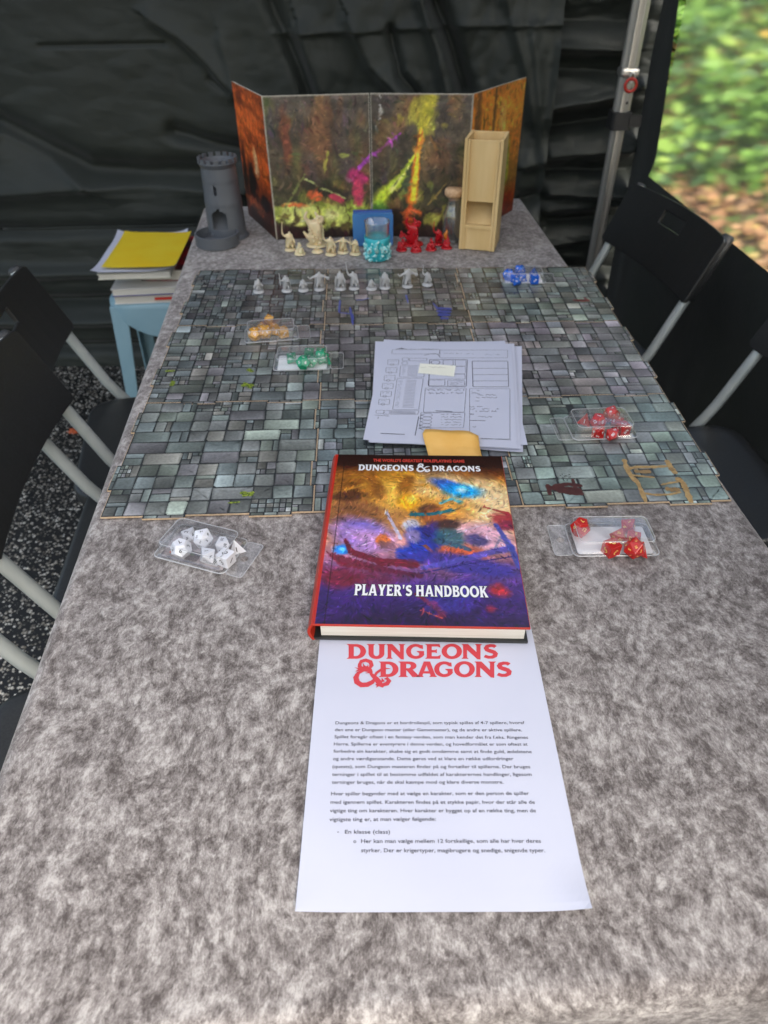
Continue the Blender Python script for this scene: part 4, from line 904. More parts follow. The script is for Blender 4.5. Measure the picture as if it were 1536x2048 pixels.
# rounded spine with a groove
bm = bmesh.new(); prs = [(-hw - .0005 - .0045 * math.sin(math.pi * t), Ht * t) for t in np.linspace(0, 1, 9)]; inn = [(x + .003, min(max(z, .0008), Ht - .0008)) for x, z in prs]
A = [[bm.verts.new((x, y, z)) for x, z in prs + inn[::-1]] for y in (-hl, hl)]; n = len(A[0])
for j in range(n): bm.faces.new((A[0][j], A[0][(j + 1) % n], A[1][(j + 1) % n], A[1][j]))
bm.faces.new(A[0]); bm.faces.new(A[1][::-1]); bmesh.ops.recalc_face_normals(bm, faces=bm.faces); from_bm('spine', bm, M['cover_red'], BO)
fc_ = box('front_cover', -hw, hw, -hl, hl, Ht - CT, Ht, M['cover_red'], BO, .0009)
NX, NY = 300, 390; p = Paint(NX, NY, bw, bl)
p.grad([(0, (38, 16, 62)), (.10, (48, 24, 92)), (.20, (70, 40, 120)), (.32, (150, 95, 130)), (.42, (205, 140, 120)), (.55, (190, 130, 70)), (.68, (214, 150, 60)), (.80, (190, 120, 40)), (.90, (95, 48, 18)), (1, (40, 20, 10))])
p.swirl(.12, 3.0, 3); p.streak(25, 3, 14, .25, 4)
p.blob(.80, .74, .22, .10, (246, 222, 170), .85, -18, 1.2); p.blob(.90, .62, .10, .14, (250, 214, 160), .8, 0, 1.0); p.blob(.62, .62, .14, .07, (228, 150, 50), .7, 10, 1.0); p.blob(.88, .90, .16, .05, (96, 50, 22), .8, -10, 1.0)
p.blob(.12, .60, .12, .12, (120, 72, 40), .85, 20, 1.2); p.blob(.20, .80, .18, .06, (120, 70, 22), .8, 20, 1); p.blob(.10, .70, .12, .03, (70, 36, 18), .8, 10, .8)
for k, (a0, b0, a1, b1, c1_) in enumerate((((.05), .80, .45, .86, (150, 92, 30)), (.08, .74, .40, .80, (225, 160, 55)), (.30, .88, .62, .78, (238, 176, 66)), (.50, .90, .78, .86, (170, 100, 36)), (.12, .90, .36, .84, (92, 50, 20)), (.36, .78, .70, .72, (205, 140, 50)), (.02, .86, .30, .92, (120, 70, 24)))):
    p.stroke([(a0, b0), ((a0 + a1) / 2, (b0 + b1) / 2 + .03), (a1, b1)], .008, .03, c1_, .7, .8, .5, k * 3)
p.blob(.33, .80, .10, .13, (214, 146, 38), .75, 8, .9, .5, 4); p.blob(.34, .72, .05, .10, (250, 196, 84), .7, 4, .9, .4, 2); p.blob(.26, .76, .03, .09, (112, 62, 22), .7, 20, .8, .5); p.blob(.42, .78, .03, .06, (128, 74, 20), .7, -20, .8, .5)
p.blob(.68, .775, .10, .035, (40, 84, 190), .9, -26, .6, .3, 5); p.blob(.74, .745, .075, .045, (20, 160, 235), .95, -10, .8, .3, 7); p.blob(.745, .75, .022, .018, (190, 240, 255), .95, 0, 1.2, .1)
p.stroke([(.62, .66), (.68, .69), (.73, .67)], .010, .014, (70, 200, 230), .8, .6, .4, 2); p.blob(.44, .66, .045, .05, (255, 176, 20), .85, 20, .8, .6, 3); p.blob(.46, .685, .02, .02, (255, 226, 90), .8, 0, 1, .4)
p.blob(.20, .46, .12, .085, (128, 112, 230), .85, -24, .7, .2, 6); p.blob(.26, .43, .13, .05, (210, 150, 190), .7, -18, 1, .3); p.blob(.10, .375, .035, .026, (30, 130, 235), .95, 0, .6, .2); p.blob(.10, .375, .012, .009, (120, 225, 255), .95, 0, 1, .1)
p.blob(.84, .46, .14, .07, (232, 176, 205), .85, -16, .9, .3, 8); p.blob(.60, .41, .14, .05, (230, 150, 150), .6, 0, 1, .3); p.blob(.70, .36, .10, .045, (214, 84, 40), .8, -14, .8, .5, 9)
# loose colour masses in the middle: teal, brown, blue, rust
p.blob(.56, .60, .045, .055, (74, 44, 28), .9, -10, .4, .5, 1); p.blob(.60, .55, .05, .075, (178, 96, 40), .9, 14, .5, .4, 12); p.stroke([(.46, .585), (.56, .59), (.68, .615)], .012, .014, (24, 96, 110), .95, .3, .4, 3)
p.blob(.46, .52, .035, .035, (208, 206, 224), .9, 0, .5, .5, 4); p.blob(.52, .44, .075, .085, (30, 44, 150), .95, -28, .35, .4, 5); p.blob(.48, .36, .075, .055, (30, 58, 176), .95, 14, .4, .5, 6); p.blob(.47, .46, .03, .04, (150, 130, 170), .8, 0, .5, .6, 3); p.blob(.56, .50, .03, .05, (40, 30, 110), .8, -40, .5, .5, 3)
p.blob(.66, .53, .04, .035, (62, 36, 34), .9, 0, .5, .5, 8); p.blob(.66, .45, .06, .05, (40, 92, 104), .85, -30, .5, .5, 2); p.stroke([(.60, .43), (.70, .40), (.76, .38)], .02, .012, (52, 84, 110), .9, .4, .4, 5); p.blob(.80, .44, .045, .035, (62, 56, 108), .9, -20, .5, .6, 4)
p.blob(.31, .43, .030, .032, (228, 112, 40), .9, 0, .4, .4, 3); p.blob(.33, .40, .045, .025, (120, 78, 90), .85, -10, .5, .5, 7)
p.stroke([(.32, .60), (.40, .44)], .006, .009, (196, 186, 214), .95, .3, .1); p.stroke([(.70, .48), (.90, .545)], .004, .003, (206, 176, 190), .9, .3, .1); p.stroke([(.53, .40), (.62, .31)], .009, .008, (124, 62, 40), .9, .3, .2)
p.stroke([(.88, .38), (.93, .46)], .004, .009, (120, 120, 150), .8, .4, .3); p.stroke([(.86, .64), (.98, .60), (1, .56)], .006, .016, (150, 40, 40), .85, .4, .6, 2); p.blob(.96, .56, .06, .045, (160, 34, 44), .85, -30, .6, .7, 3); p.blob(.97, .52, .04, .03, (120, 30, 60), .85, 0, .5, .8, 9)
p.stroke([(.11, .43), (.15, .36), (.30, .31), (.46, .30)], .008, .03, (104, 20, 38), .95, .3, .4, 8)
for k in range(14): a = .02 + k * .03; p.stroke([(a, .36 - .008 * k), (a + .09, .29 - .004 * k)], .004, .016, (122 - k * 3, 22, 40 + k), .8, .5, .5, k)
p.blob(.74, .30, .22, .05, (58, 48, 150), .9, -14, .5, .3, 3); p.stroke([(.52, .28), (.75, .34), (.97, .395)], .016, .022, (84, 76, 176), .9, .4, .35, 5); p.stroke([(.50, .25), (.72, .30), (.98, .35)], .005, .004, (40, 30, 100), .9, .4, .4, 6)
p.blob(.12, .22, .12, .05, (120, 20, 36), .8, -6, .9, .8, 3); p.blob(.30, .24, .12, .03, (96, 26, 60), .6, -6, .9, .8, 7); p.stroke([(.91, .53), (.97, .40), (1.0, .30)], .012, .02, (60, 70, 160), .9, .4, .3)
p.blob(.88, .17, .035, .026, (196, 40, 40), .85, -20, .9, .6, 2); p.blob(.83, .08, .02, .018, (150, 30, 50), .7, 0, .9, .6, 5); p.stroke([(.48, .145), (.56, .10), (.60, .05)], .012, .02, (126, 24, 30), .85, .5, .7, 4); p.stroke([(.50, .07), (.60, .035)], .003, .003, (230, 90, 50), .8, .5, .7, 4); p.blob(.66, .14, .12, .06, (64, 56, 168), .6, 30, 1, .8, 6)
p.dabs(2600, .020, .005, .20, 5); p.dabs(2600, .010, .003, .25, 6); p.c *= (1 + .22 * (fbm(p.x / p.h * 42, p.y / p.h * 42, 4) - .5) * 2)[..., None]
# dark band at the top and printed hinge
p.mix(np.clip((p.y / p.h - .875) / .05, 0, 1) * .82, (34, 14, 8)); p.mix((np.abs(p.x / p.w - .055) < .004) * .45, (20, 10, 10)); p.mix((p.x / p.w < .012) * .9, (190, 40, 24))
PX = np.stack([-hw + .0008 + p.x * (bw - .0016) / bw, -hl + .0008 + p.y * (bl - .0016) / bl, np.full_like(p.x, Ht + .00012)], -1)
PX[..., 2] -= .0005 * np.exp(-((p.x / p.w - .055) / .012) ** 2) * 0
grid_mesh('cover_print', PX, M['cover_print'], BO, cols=p.out(), smooth=False)
def bloc(px, py):
    q = U(px, py, TT + BH)[:2] - bc; c, s = math.cos(-brz), math.sin(-brz); return np.array([q[0] * c - q[1] * s, q[0] * s + q[1] * c])
def z6(x, y): return 620 + x / 3.339, 880 + y / 3.339
def title(text, x0, y0, x1, ytop, m, name, z=.0003, off=0.0, gap=.05, outline=None):
    a = bloc(*z6(x0, y0)); b = bloc(*z6(x1, y0)); t = bloc(*z6((x0 + x1) / 2, ytop))
    for o_, mm, zz in (([(outline, M['title_dark'], z)] if outline else []) + [(off, m, z + .00025)]):
        flat(name if mm is m else 'title_outline', letters(text, a[0], b[0], (a[1] + b[1]) / 2, t[1], gap, o_), mm, BO, Ht + zz)
    return a, b, t
title('DUNGEONS', 320, 207, 692, 168, M['title_white'], 'title_letters', gap=.02); title('DRAGONS', 815, 211, 1140, 175, M['title_white'], 'title_letters', gap=.02)
a = bloc(*z6(712, 218)); b = bloc(*z6(802, 218)); t = bloc(*z6(757, 160)); parts = []
for k, (V, F) in enumerate(amp_parts()): parts.append((np.stack([a[0] + V[:, 0] * (b[0] - a[0]), a[1] + V[:, 1] * (t[1] - a[1]), V[:, 2] * 0 + .00003 * k], -1), F))
flat('title_ampersand', parts, M['title_white'], BO, Ht + .0006)
title("PLAYER'S HANDBOOK", 292, 1046, 1192, 972, M['title_white'], 'title_letters', gap=.035, off=.0, outline=.05)
V, F = text_mesh("THE WORLD'S GREATEST ROLEPLAYING GAME", 1.0, .03); a = bloc(*z6(422, 146)); b = bloc(*z6(1032, 150)); s_ = (b[0] - a[0]) / V[:, 0].max()
flat('subtitle_letters', [(np.stack([a[0] + V[:, 0] * s_, a[1] + V[:, 1] * .0085, V[:, 2] * 0], -1), F)], M['title_red'], BO, Ht + .0004)

# ------------------------------------------------------------------ sticky note, character sheets
cp = [U(*q, ZMAP)[:2] for q in ((735, 886), (1049, 900), (1024, 690), (765, 685))]
cen = sum(cp) / 4
def rot_quad(q, a, dx, dy, c=None):
    c = cen if c is None else c; ca, sa = math.cos(R(a)), math.sin(R(a)); return [np.array([c[0] + (p[0] - c[0]) * ca - (p[1] - c[1]) * sa + dx, c[1] + (p[0] - c[0]) * sa + (p[1] - c[1]) * ca + dy]) for p in q]
sleeve = sheet('plastic_sleeve', [(*p, ZMAP) for p in rot_quad(cp, 1.6, -.010, -.004)], .0004, M['sleeve'], label='clear plastic sleeve at the bottom of the character sheet pile', cat='plastic sleeve')
g_ = 'character sheets piled on the map'
sheet('character_sheet', [(*p, ZMAP) for p in rot_quad(cp, -3.4, .006, -.004)], .0018, M['paper'], curl=.001, seed=2, label='white sheet sticking out on the right side of the pile', cat='paper sheet', group=g_)
sheet('character_sheet', [(*p, ZMAP) for p in rot_quad(cp, 3.0, -.004, .000)], .0034, M['paper'], curl=.001, seed=5, label='white sheet sticking out on the left side of the pile', cat='paper sheet', group=g_)
sheet('character_sheet', [(*p, ZMAP) for p in rot_quad(cp, -1.6, -.002, -.004)], .0050, M['paper'], curl=.0008, seed=8, label='white sheet just below the printed character form', cat='paper sheet', group=g_)
ZC = ZMAP + .0068
tq = [U(*q, ZC)[:2] for q in ((737, 884), (1035, 896), (1022, 689), (779, 685))]
tsh = sheet('character_sheet', [(*p, ZC) for p in tq], 0, M['paper'], label='printed character form with boxes and handwriting on top of the pile', cat='paper sheet', group=g_)
def z8(x, y): return 700 + x / 3.84, 660 + y / 3.84
bmL = bmesh.new(); bmF = bmesh.new()
def seg2(bm, a, b, w, z):
    d = b - a; L = np.linalg.norm(d)
    if L < 1e-7: return
    d /= L; n = np.array([-d[1], d[0]]) * w; bm.faces.new([bm.verts.new((*q, z)) for q in (a - n, b - n, b + n, a + n)])
def pl(pts, w=.00028, closed=False):
    P = [U(*z8(*q), ZC)[:2] for q in pts]
    if closed: P.append(P[0])
    for k, (a, b) in enumerate(zip(P, P[1:])): seg2(bmL, a, b, w, ZC + .0003 + .00002 * (k % 4))
def bx_(x0, y0, x1, y1, w=.00028, sk=0):
    pl([(x0 + 4, y0), (x1 - 4, y0), (x1, y0 + 4), (x1 + sk, y1 - 4), (x1 - 4 + sk, y1), (x0 + 4 + sk, y1), (x0 + sk, y1 - 4), (x0, y0 + 4)], w, True)
def scrib(x0, x1, y, h=5, w=.00022, st=5, seed=0):
    r_ = random.Random(seed + int(x0 * 7 + y)); x = x0; run = []
    while x < x1:
        run.append((x, y + r_.uniform(-h, h))); x += st * r_.uniform(.6, 1.4)
        if r_.random() < .12:
            if len(run) > 1: pl(run, w)
            run = []; x += st * 1.6
    if len(run) > 1: pl(run, w)
bx_(325, 152, 690, 185, sk=-4); bx_(690, 155, 1210, 215); scrib(445, 680, 148, 3, .0003); scrib(705, 860, 180, 3); scrib(890, 960, 185, 3); scrib(1040, 1160, 190, 3); pl([(570, 195), (620, 185), (655, 182), (675, 190), (686, 205)], .0005)
for k in range(9): pl([(352 + k * 10, 150 - abs(4 - k) * -2.5 - 12), (358 + k * 10, 148)], .0009)
for k in range(6): sk = -k * 14; bx_(292 + sk, 228 + k * 61, 375 + sk, 268 + k * 61, sk=-3); pl([(322 + sk + 14 * math.cos(a), 266 + k * 61 + 8 * math.sin(a)) for a in np.linspace(0, 6.28, 10)]); scrib(305 + sk, 360 + sk, 240 + k * 61, 3)
bx_(402, 215, 450, 238); bx_(455, 218, 590, 238); pl([(420 + 22 * math.cos(a), 256 + 12 * math.sin(a)) for a in np.linspace(0, 6.28, 12)]); bx_(388, 275, 575, 362, sk=-8)
for k in range(7): scrib(405 - k, 430 - k, 285 + k * 11, 2); pl([(445 - k, 285 + k * 11), (520 - k, 286 + k * 11)], .0003)
bx_(362, 372, 562, 612, sk=-34)
for k in range(19): scrib(372 - k * 1.5, 405 - k * 1.5, 386 + k * 11.5, 2); pl([(430 - k * 1.6, 386 + k * 11.5), (510 - k * 1.2, 388 + k * 11.5)], .0003)
bx_(612, 228, 900, 435, sk=-8, w=.0005); bx_(715, 232, 792, 272); bx_(808, 232, 890, 278); pl([(657 + 34 * math.cos(a), 250 + 16 * math.sin(a)) for a in np.linspace(0, 6.28, 14)], .0005)
bx_(608, 282, 886, 338); bx_(606, 340, 884, 378); bx_(600, 385, 728, 428); bx_(750, 388, 878, 432)
for k in range(4): scrib(765, 865, 396 + k * 9, 2)
bx_(938, 240, 1212, 438, sk=6, w=.0005)
for k in range(3): pl([(940, 296 + k * 48), (1212, 296 + k * 48)], .00035)
bx_(578, 447, 892, 632, sk=-14); scrib(590, 880, 462, 6, .00035, 7, 3); scrib(585, 870, 486, 6, .00035, 7, 4); pl([(655, 622), (785, 628)], .0007)
bx_(918, 452, 1228, 838, sk=0)
for k, (a, b, y) in enumerate(((935, 1030, 468), (935, 1000, 486), (965, 1120, 500), (970, 1130, 520), (960, 1060, 545), (920, 1030, 592), (922, 1150, 608), (960, 1130, 625), (918, 980, 648), (985, 1115, 668), (940, 970, 745))): scrib(a, b, y, 5, .00032, 7, k)
pl([(918, 696), (1040, 698)], .0006); bx_(200, 618, 262, 642); bx_(262, 620, 528, 648, sk=-6)
for k in range(3): pl([(300, 626 + k * 7), (505, 630 + k * 7)], .0003)
pl([(528, 665), (500, 812)], .0006); pl([(192, 655), (250, 658), (300, 662)], .0004); pl([(235, 795), (420, 803)], .0008); pl([(218, 668), (214, 684)], .0004)
bx_(545, 636, 882, 752, sk=-10)
for k in range(5): pl([(595 - k * 3 + 38 * math.cos(a), 655 + k * 26 + 13 * math.sin(a)) for a in np.linspace(0, 6.28, 12)], .0003); scrib(540 - k * 3, 556 - k * 3, 655 + k * 26, 8, .0005, 4); scrib(700, 855, 650 + k * 20, 5, .00032, 7, k + 20)
pl([(1000, 832), (1235, 845)], .0004)
from_bm('form_print', bmL, mat('grey_form_ink', (.09, .095, .12), .6), tsh, kind='stuff')
lb = [U(*z8(*q), ZC + .0006)[:2] for q in ((522, 330), (798, 358), (812, 275), (537, 257))]
ls = sheet('name_label', [(*p_, ZC) for p_ in lb], .0009, M['label'], nx=6, ny=5, label='pale yellow sticker label with a faint written name on the form', cat='label')
bmF.free(); bmL = bmesh.new()
for q0_ in ((545, 290, 755, 300),): scrib(545, 755, 293, 5, .0003, 8, 77)
for v in bmL.verts: v.co.z += .0013
from_bm('handwriting', bmL, mat('faint_pencil', (.45, .45, .40), .7), ls, kind='stuff')
# orange note: stands out of the book, bent upward, lying on the sheets
zt_ = TT + .0022 + .012
cols_ = []
rows = [((858, 915), (966, 916), zt_ - .002), ((855, 905), (963, 908), zt_), ((852, 892), (960, 896), zt_ - .001), ((850, 888), (959, 892), zt_ + .0002), ((847, 876), (958, 882), zt_ + .002), ((845, 866), (957, 872), zt_ + .004), ((850, 858), (938, 862), zt_ + .0045)]
P = np.zeros((len(rows), 8, 3))
for i, (a, b, z) in enumerate(rows):
    A_, B2 = U(*a, z), U(*b, z)
    for j in range(8): P[i, j] = A_ + (B2 - A_) * j / 7; P[i, j, 2] += .0006 * math.sin(j * 1.4 + i)
o = grid_mesh('sticky_note', P, M['note'], label='orange paper note sticking out from the top of the big book', cat='note'); sm = o.modifiers.new('s', 'SOLIDIFY'); sm.thickness = .0003

# ------------------------------------------------------------------ dice
ph = (1 + 5 ** .5) / 2
def hull(pts):
    bm = bmesh.new()
    for p_ in pts: bm.verts.new(p_)
    bmesh.ops.convex_hull(bm, input=bm.verts); bmesh.ops.dissolve_limit(bm, angle_limit=R(3), verts=bm.verts, edges=bm.edges); bmesh.ops.recalc_face_normals(bm, faces=bm.faces); return bm
def shape_pts(k):
    if k == 4: return [(1, 1, 1), (1, -1, -1), (-1, 1, -1), (-1, -1, 1)]
    if k == 6: return [(x, y, z) for x in (-1, 1) for y in (-1, 1) for z in (-1, 1)]
    if k == 8: return [(1, 0, 0), (-1, 0, 0), (0, 1, 0), (0, -1, 0), (0, 0, 1), (0, 0, -1)]
    if k == 20: return [q for a in (-1, 1) for b in (-ph, ph) for q in ((0, a, b), (a, b, 0), (b, 0, a))]
    if k == 12: return [(x, y, z) for x in (-1, 1) for y in (-1, 1) for z in (-1, 1)] + [q for a in (-1 / ph, 1 / ph) for b in (-ph, ph) for q in ((0, a, b), (a, b, 0), (b, 0, a))]
    if k in (10, 100):
        h = .105; return [(math.cos(R(36 * i)), math.sin(R(36 * i)), h * (1 if i % 2 else -1)) for i in range(10)] + [(0, 0, 1.12), (0, 0, -1.12)]
RAD = {4: .0125, 6: .0125, 8: .0112, 10: .0112, 100: .0112, 12: .0118, 20: .0125}
_num = {}
def num(s):
    if s not in _num:
        V, F = text_mesh(s, 1.0, .02, 'CENTER'); V = V.copy(); V[:, 1] -= (V[:, 1].max() + V[:, 1].min()) / 2; _num[s] = (V, F)
    return _num[s]
NM = {4: '1234', 6: '123456', 8: '12345678', 10: '0123456789'}
def die(kind, px, py, m, nm, label, group, zbase, yaw, scale=1.0, first=None, zoff=0.0):
    bm = hull([Vector(q) for q in shape_pts(kind)]); r_ = RAD[kind] * 1.07 * scale; mx = max(v.co.length for v in bm.verts)
    for v in bm.verts: v.co *= r_ / mx
    f0 = max(bm.faces, key=lambda f: f.calc_area()); q = f0.normal.rotation_difference(Vector((0, 0, -1))); Rm = (Matrix.Rotation(R(yaw), 3, 'Z') @ q.to_matrix())
    for v in bm.verts: v.co = Rm @ v.co
    zmin = min(v.co.z for v in bm.verts)
    for v in bm.verts: v.co.z -= zmin
    bm.normal_update(); parts = []; faces = sorted(bm.faces, key=lambda f: -f.normal.z)
    seq = {4: ['1', '3', '2', '4'], 6: ['2', '4', '1', '5', '3', '6'], 8: ['1', '3', '6', '4', '2', '7', '5', '8'], 10: ['2', '4', '0', '6', '8', '3', '1', '9', '5', '7'], 100: ['20', '80', '00', '50', '30', '60', '10', '90', '70', '40'], 12: ['7', '12', '6', '3', '9', '5', '11', '2', '8', '1', '10', '4'], 20: ['14', '6', '8', '10', '13', '19', '2', '5', '9', '3', '20', '7', '1', '12', '16', '4', '11', '17', '15', '18']}[kind]
    if first: seq = list(first) + [s for s in seq if s not in first]
    rn = random.Random(int(px * 3 + py))
    for f, s in zip(faces, seq):
        if f.normal.z < -.35: continue
        c = f.calc_center_median(); inr = min((c - (e.verts[0].co + e.verts[1].co) / 2).length for e in f.edges)
        V, F = num(s); n = f.normal; up = (f.verts[0].co - c).normalized(); rt = up.cross(n).normalized(); h = inr * (1.15 if len(s) == 1 else .9) * (1.1 if kind in (4, 8) else 1.0)
        k = Matrix((rt, up, n)).transposed(); out = [tuple(k @ Vector((v[0] * h, v[1] * h, .00012)) + c) for v in V]; parts.append((out, F))
    loc = U(px, py, zbase + r_ * .85); root = empty('die', (loc[0], loc[1], zbase + zoff), label=label, cat='die', group=group)
    o = from_bm('body', bm, m, root); b = o.modifiers.new('b', 'BEVEL'); b.width = .0006; b.segments = 2; vs, fs = join(parts); from_py('numerals', vs, fs, nm, root, kind='stuff')
    return root
KN = {4: 'four-sided', 6: 'six-sided', 8: 'eight-sided', 10: 'ten-sided', 100: 'percentile ten-sided', 12: 'twelve-sided', 20: 'twenty-sided'}
def dice_box(cx, cy, rz, w, l, zb0, tab, dice, m, nm, colour, where, card=True, h=.019, tilt=0.0, print_card=False, zl=0.0):
    g = 'clear plastic dice boxes on the table'; r = empty('dice_box', (cx, cy, zb0), R(rz), label='clear plastic box holding %s, %s' % (colour, where), cat='dice box', group=g)
    # tub: rounded shell closed on top, open below
    bm = bmesh.new(); lv = [(.003, 0), (.003, .0012), (0, .0014), (-.001, h * .55), (-.0018, h - .003), (-.0035, h - .0006), (-.006, h)]
    rg = []
    for o_, z in lv: rg.append([bm.verts.new((x, y, z)) for x, y in rrect(-w / 2 - o_, w / 2 + o_, -l / 2 - o_, l / 2 + o_, .007, 5)])
    n = len(rg[0])
    for a, b in zip(rg, rg[1:]):
        for j in range(n): bm.faces.new((a[j], a[(j + 1) % n], b[(j + 1) % n], b[j]))
    bm.faces.new(rg[-1]); from_bm('shell', bm, M['pet'], r, True)
    # bright rolled rim where the shell meets the base
    for z, o_, rr in ((.0013, .0032, .0008), (h - .0006, -.0030, .0005)):
        bm = bmesh.new(); pts = [(x, y, z) for x, y in rrect(-w / 2 - o_, w / 2 + o_, -l / 2 - o_, l / 2 + o_, .007, 5)]; pts.append(pts[0]); bm_tube(bm, pts, rr, 6, False); from_bm('rim', bm, clear_rim, r, True)
    # base sheet with hang tab and hole
    bm = bmesh.new(); s = 1 if tab == 'right' else -1; x1 = s * (w / 2 + .0035); x2 = s * (w / 2 + .024)
    hole = [(s * (w / 2 + .013) + .0045 * math.cos(a), .0045 * math.sin(a)) for a in np.linspace(0, 2 * math.pi, 13)[:-1]]
    outer = rrect(min(x1, x2), max(x1, x2), -l / 2 - .001, l / 2 + .001, .004, 3)
    V, F = glyph_mesh([outer, hole]); from_py('hang_tab', np.c_[V[:, :2], np.full(len(V), .0009)], F, M['pet'], r)
    bm = bmesh.new(); pts = [(x, y, .0009) for x, y in outer]; pts.append(pts[0]); bm_tube(bm, pts, .0005, 5, False); from_bm('tab_edge', bm, clear_rim, r, True)
    if card:
        bm = bmesh.new(); bm_prism(bm, rrect(-w / 2 + .003, w / 2 - .003, -l / 2 + .002, l / 2 - .002, .003, 2), -.0008, .0003); from_bm('card_insert', bm, M['card'] if not print_card else m_cardp, r)
    for i, (k, px, py, yaw, *ex) in enumerate(dice):
        zz = ex[0] if ex else 0.0; die(k, px, py, m, nm, '%s %s die in the box %s' % (colour.split(' dice')[0], KN[k], where), 'dice of the %s set' % colour.split(' dice')[0], zb0 + .0006, yaw, zoff=zz)
    if print_card:
        for (x, y, w_, h_, c_) in ((-.032, -.018, .012, .010, (.5, .12, .05)), (-.016, -.021, .022, .014, (.05, .035, .05)), (-.012, -.014, .01, .004, (.1, .2, .08)), (.012, -.020, .02, .012, (.6, .6, .6))):
            box('card_print', x, x + w_, y, y + h_, .0004, .0005, mat('card_ink', c_, .5), r)
        for i in range(8): box('barcode_bar', .013 + i * .002, .0139 + i * .002, -.019, -.010, .0006, .0007, M['n_black'], r)
    return r
clear_rim = clear('clear_rim', (.85, .87, .88), .35, .1, .2)
m_cardp = add_noise(mat('printed_card_insert', rough=.5), 60, (.10, .08, .09), (.42, .36, .36), lo=.4, hi=.6)
def zw(x, y): return 280 + x / 5.908, 1020 + y / 5.908
def zr2(x, y): return 1080 + x / 5.908, 1000 + y / 5.908
WZ = TT + .0016
c = sum(U(*q, WZ)[:2] for q in (zw(215, 560), zw(1010, 720), zw(1275, 300), zw(560, 165))) / 4
dice_box(c[0] - .003, c[1] - .004, -20, .086, .054, WZ, 'right', [(10, *zw(570, 285), 20), (20, *zw(745, 330), 40), (12, *zw(485, 450), 15), (100, *zw(965, 395), 200), (4, *zw(1120, 400), 70), (8, *zw(790, 510), 30), (6, *zw(1010, 540), 60)], M['d_white'], M['n_black'], 'white dice', 'on the bare cloth at left', True, .018, print_card=True)
c = sum(U(*q, WZ)[:2] for q in (zr2(440, 690), zr2(1340, 690), zr2(1190, 190), zr2(320, 190))) / 4
dice_box(c[0], c[1] - .006, 0, .092, .050, WZ, 'left', [(12, *zr2(480, 320), 10), (8, *zr2(1050, 285), 50), (100, *zr2(930, 415), 20), (10, *zr2(1110, 430), 100), (6, *zr2(850, 540), 25), (20, *zr2(1115, 560), 70), (4, *zr2(1210, 530), 10)], M['d_red'], M['n_gold'], 'red gold-numbered dice', 'on the bare cloth at right', True, .018)
def zq(x, y): return 1100 + x / 3.303, 520 + y / 3.303
def dq(x, y, z=ZMAP): return U(x, y, z)[:2]
c = sum(dq(*q) for q in (zq(150, 1205), zq(545, 1165), zq(430, 960), zq(60, 985))) / 4
dice_box(c[0] + .004, c[1] - .013, 3, .084, .054, ZMAP, 'left', [(4, *zq(240, 1035), 10), (12, *zq(315, 1065), 30), (20, *zq(405, 1015), 50), (10, *zq(450, 1060), 80), (8, *zq(320, 1125), 30), (6, *zq(485, 1100), 20), (100, *zq(415, 1140), 140)], M['d_red'], M['n_white'], 'red white-numbered dice', 'on the map near the right edge', False, .018)
def zg(x, y): return 480 + x / 6.98, 620 + y / 6.98
c = sum(dq(*q) for q in (zg(560, 885), zg(1270, 850), zg(1190, 500), zg(510, 530))) / 4
dice_box(c[0], c[1] - .010, 2, .086, .052, ZMAP, 'right', [(100, *zg(715, 650), 10), (6, *zg(968, 590), 0), (8, *zg(1130, 570), 40), (12, *zg(885, 730), 30), (10, *zg(1000, 700), 200), (20, *zg(1135, 645), 60), (4, *zg(1215, 640), 20)], M['d_green'], M['n_white'], 'green dice', 'on the map beside the paper pile', True, .018)
c = sum(dq(*q) for q in (zg(130, 560), zg(810, 480), zg(740, 60), zg(60, 170))) / 4
dice_box(c[0] + .002, c[1] - .010, 8, .086, .050, ZMAP, 'right', [(12, *zg(205, 330), 10), (20, *zg(350, 300), 30), (10, *zg(300, 230), 60), (8, *zg(405, 140), 0, .004), (100, *zg(465, 230), 90), (4, *zg(520, 250), 20), (6, *zg(595, 280), 30)], M['d_amber'], M['n_white'], 'amber dice', 'on the map at left behind the green dice', False, .019)
def zbl(x, y): return 990 + x / 12.8, 520 + y / 12.8
c = sum(dq(*q) for q in (zbl(180, 690), zbl(1200, 680), zbl(1120, 160), zbl(250, 190))) / 4
dice_box(c[0], c[1] - .010, -2, .080, .048, ZMAP, 'right', [(12, *zbl(350, 370), 10), (10, *zbl(480, 420), 10), (20, *zbl(630, 270), 30), (8, *zbl(720, 410), 60), (100, *zbl(560, 500), 10), (4, *zbl(1000, 260), 90), (6, *zbl(1010, 440), 5)], M['d_blue'], M['n_white'], 'blue dice', 'at the far right of the map', True, .018)

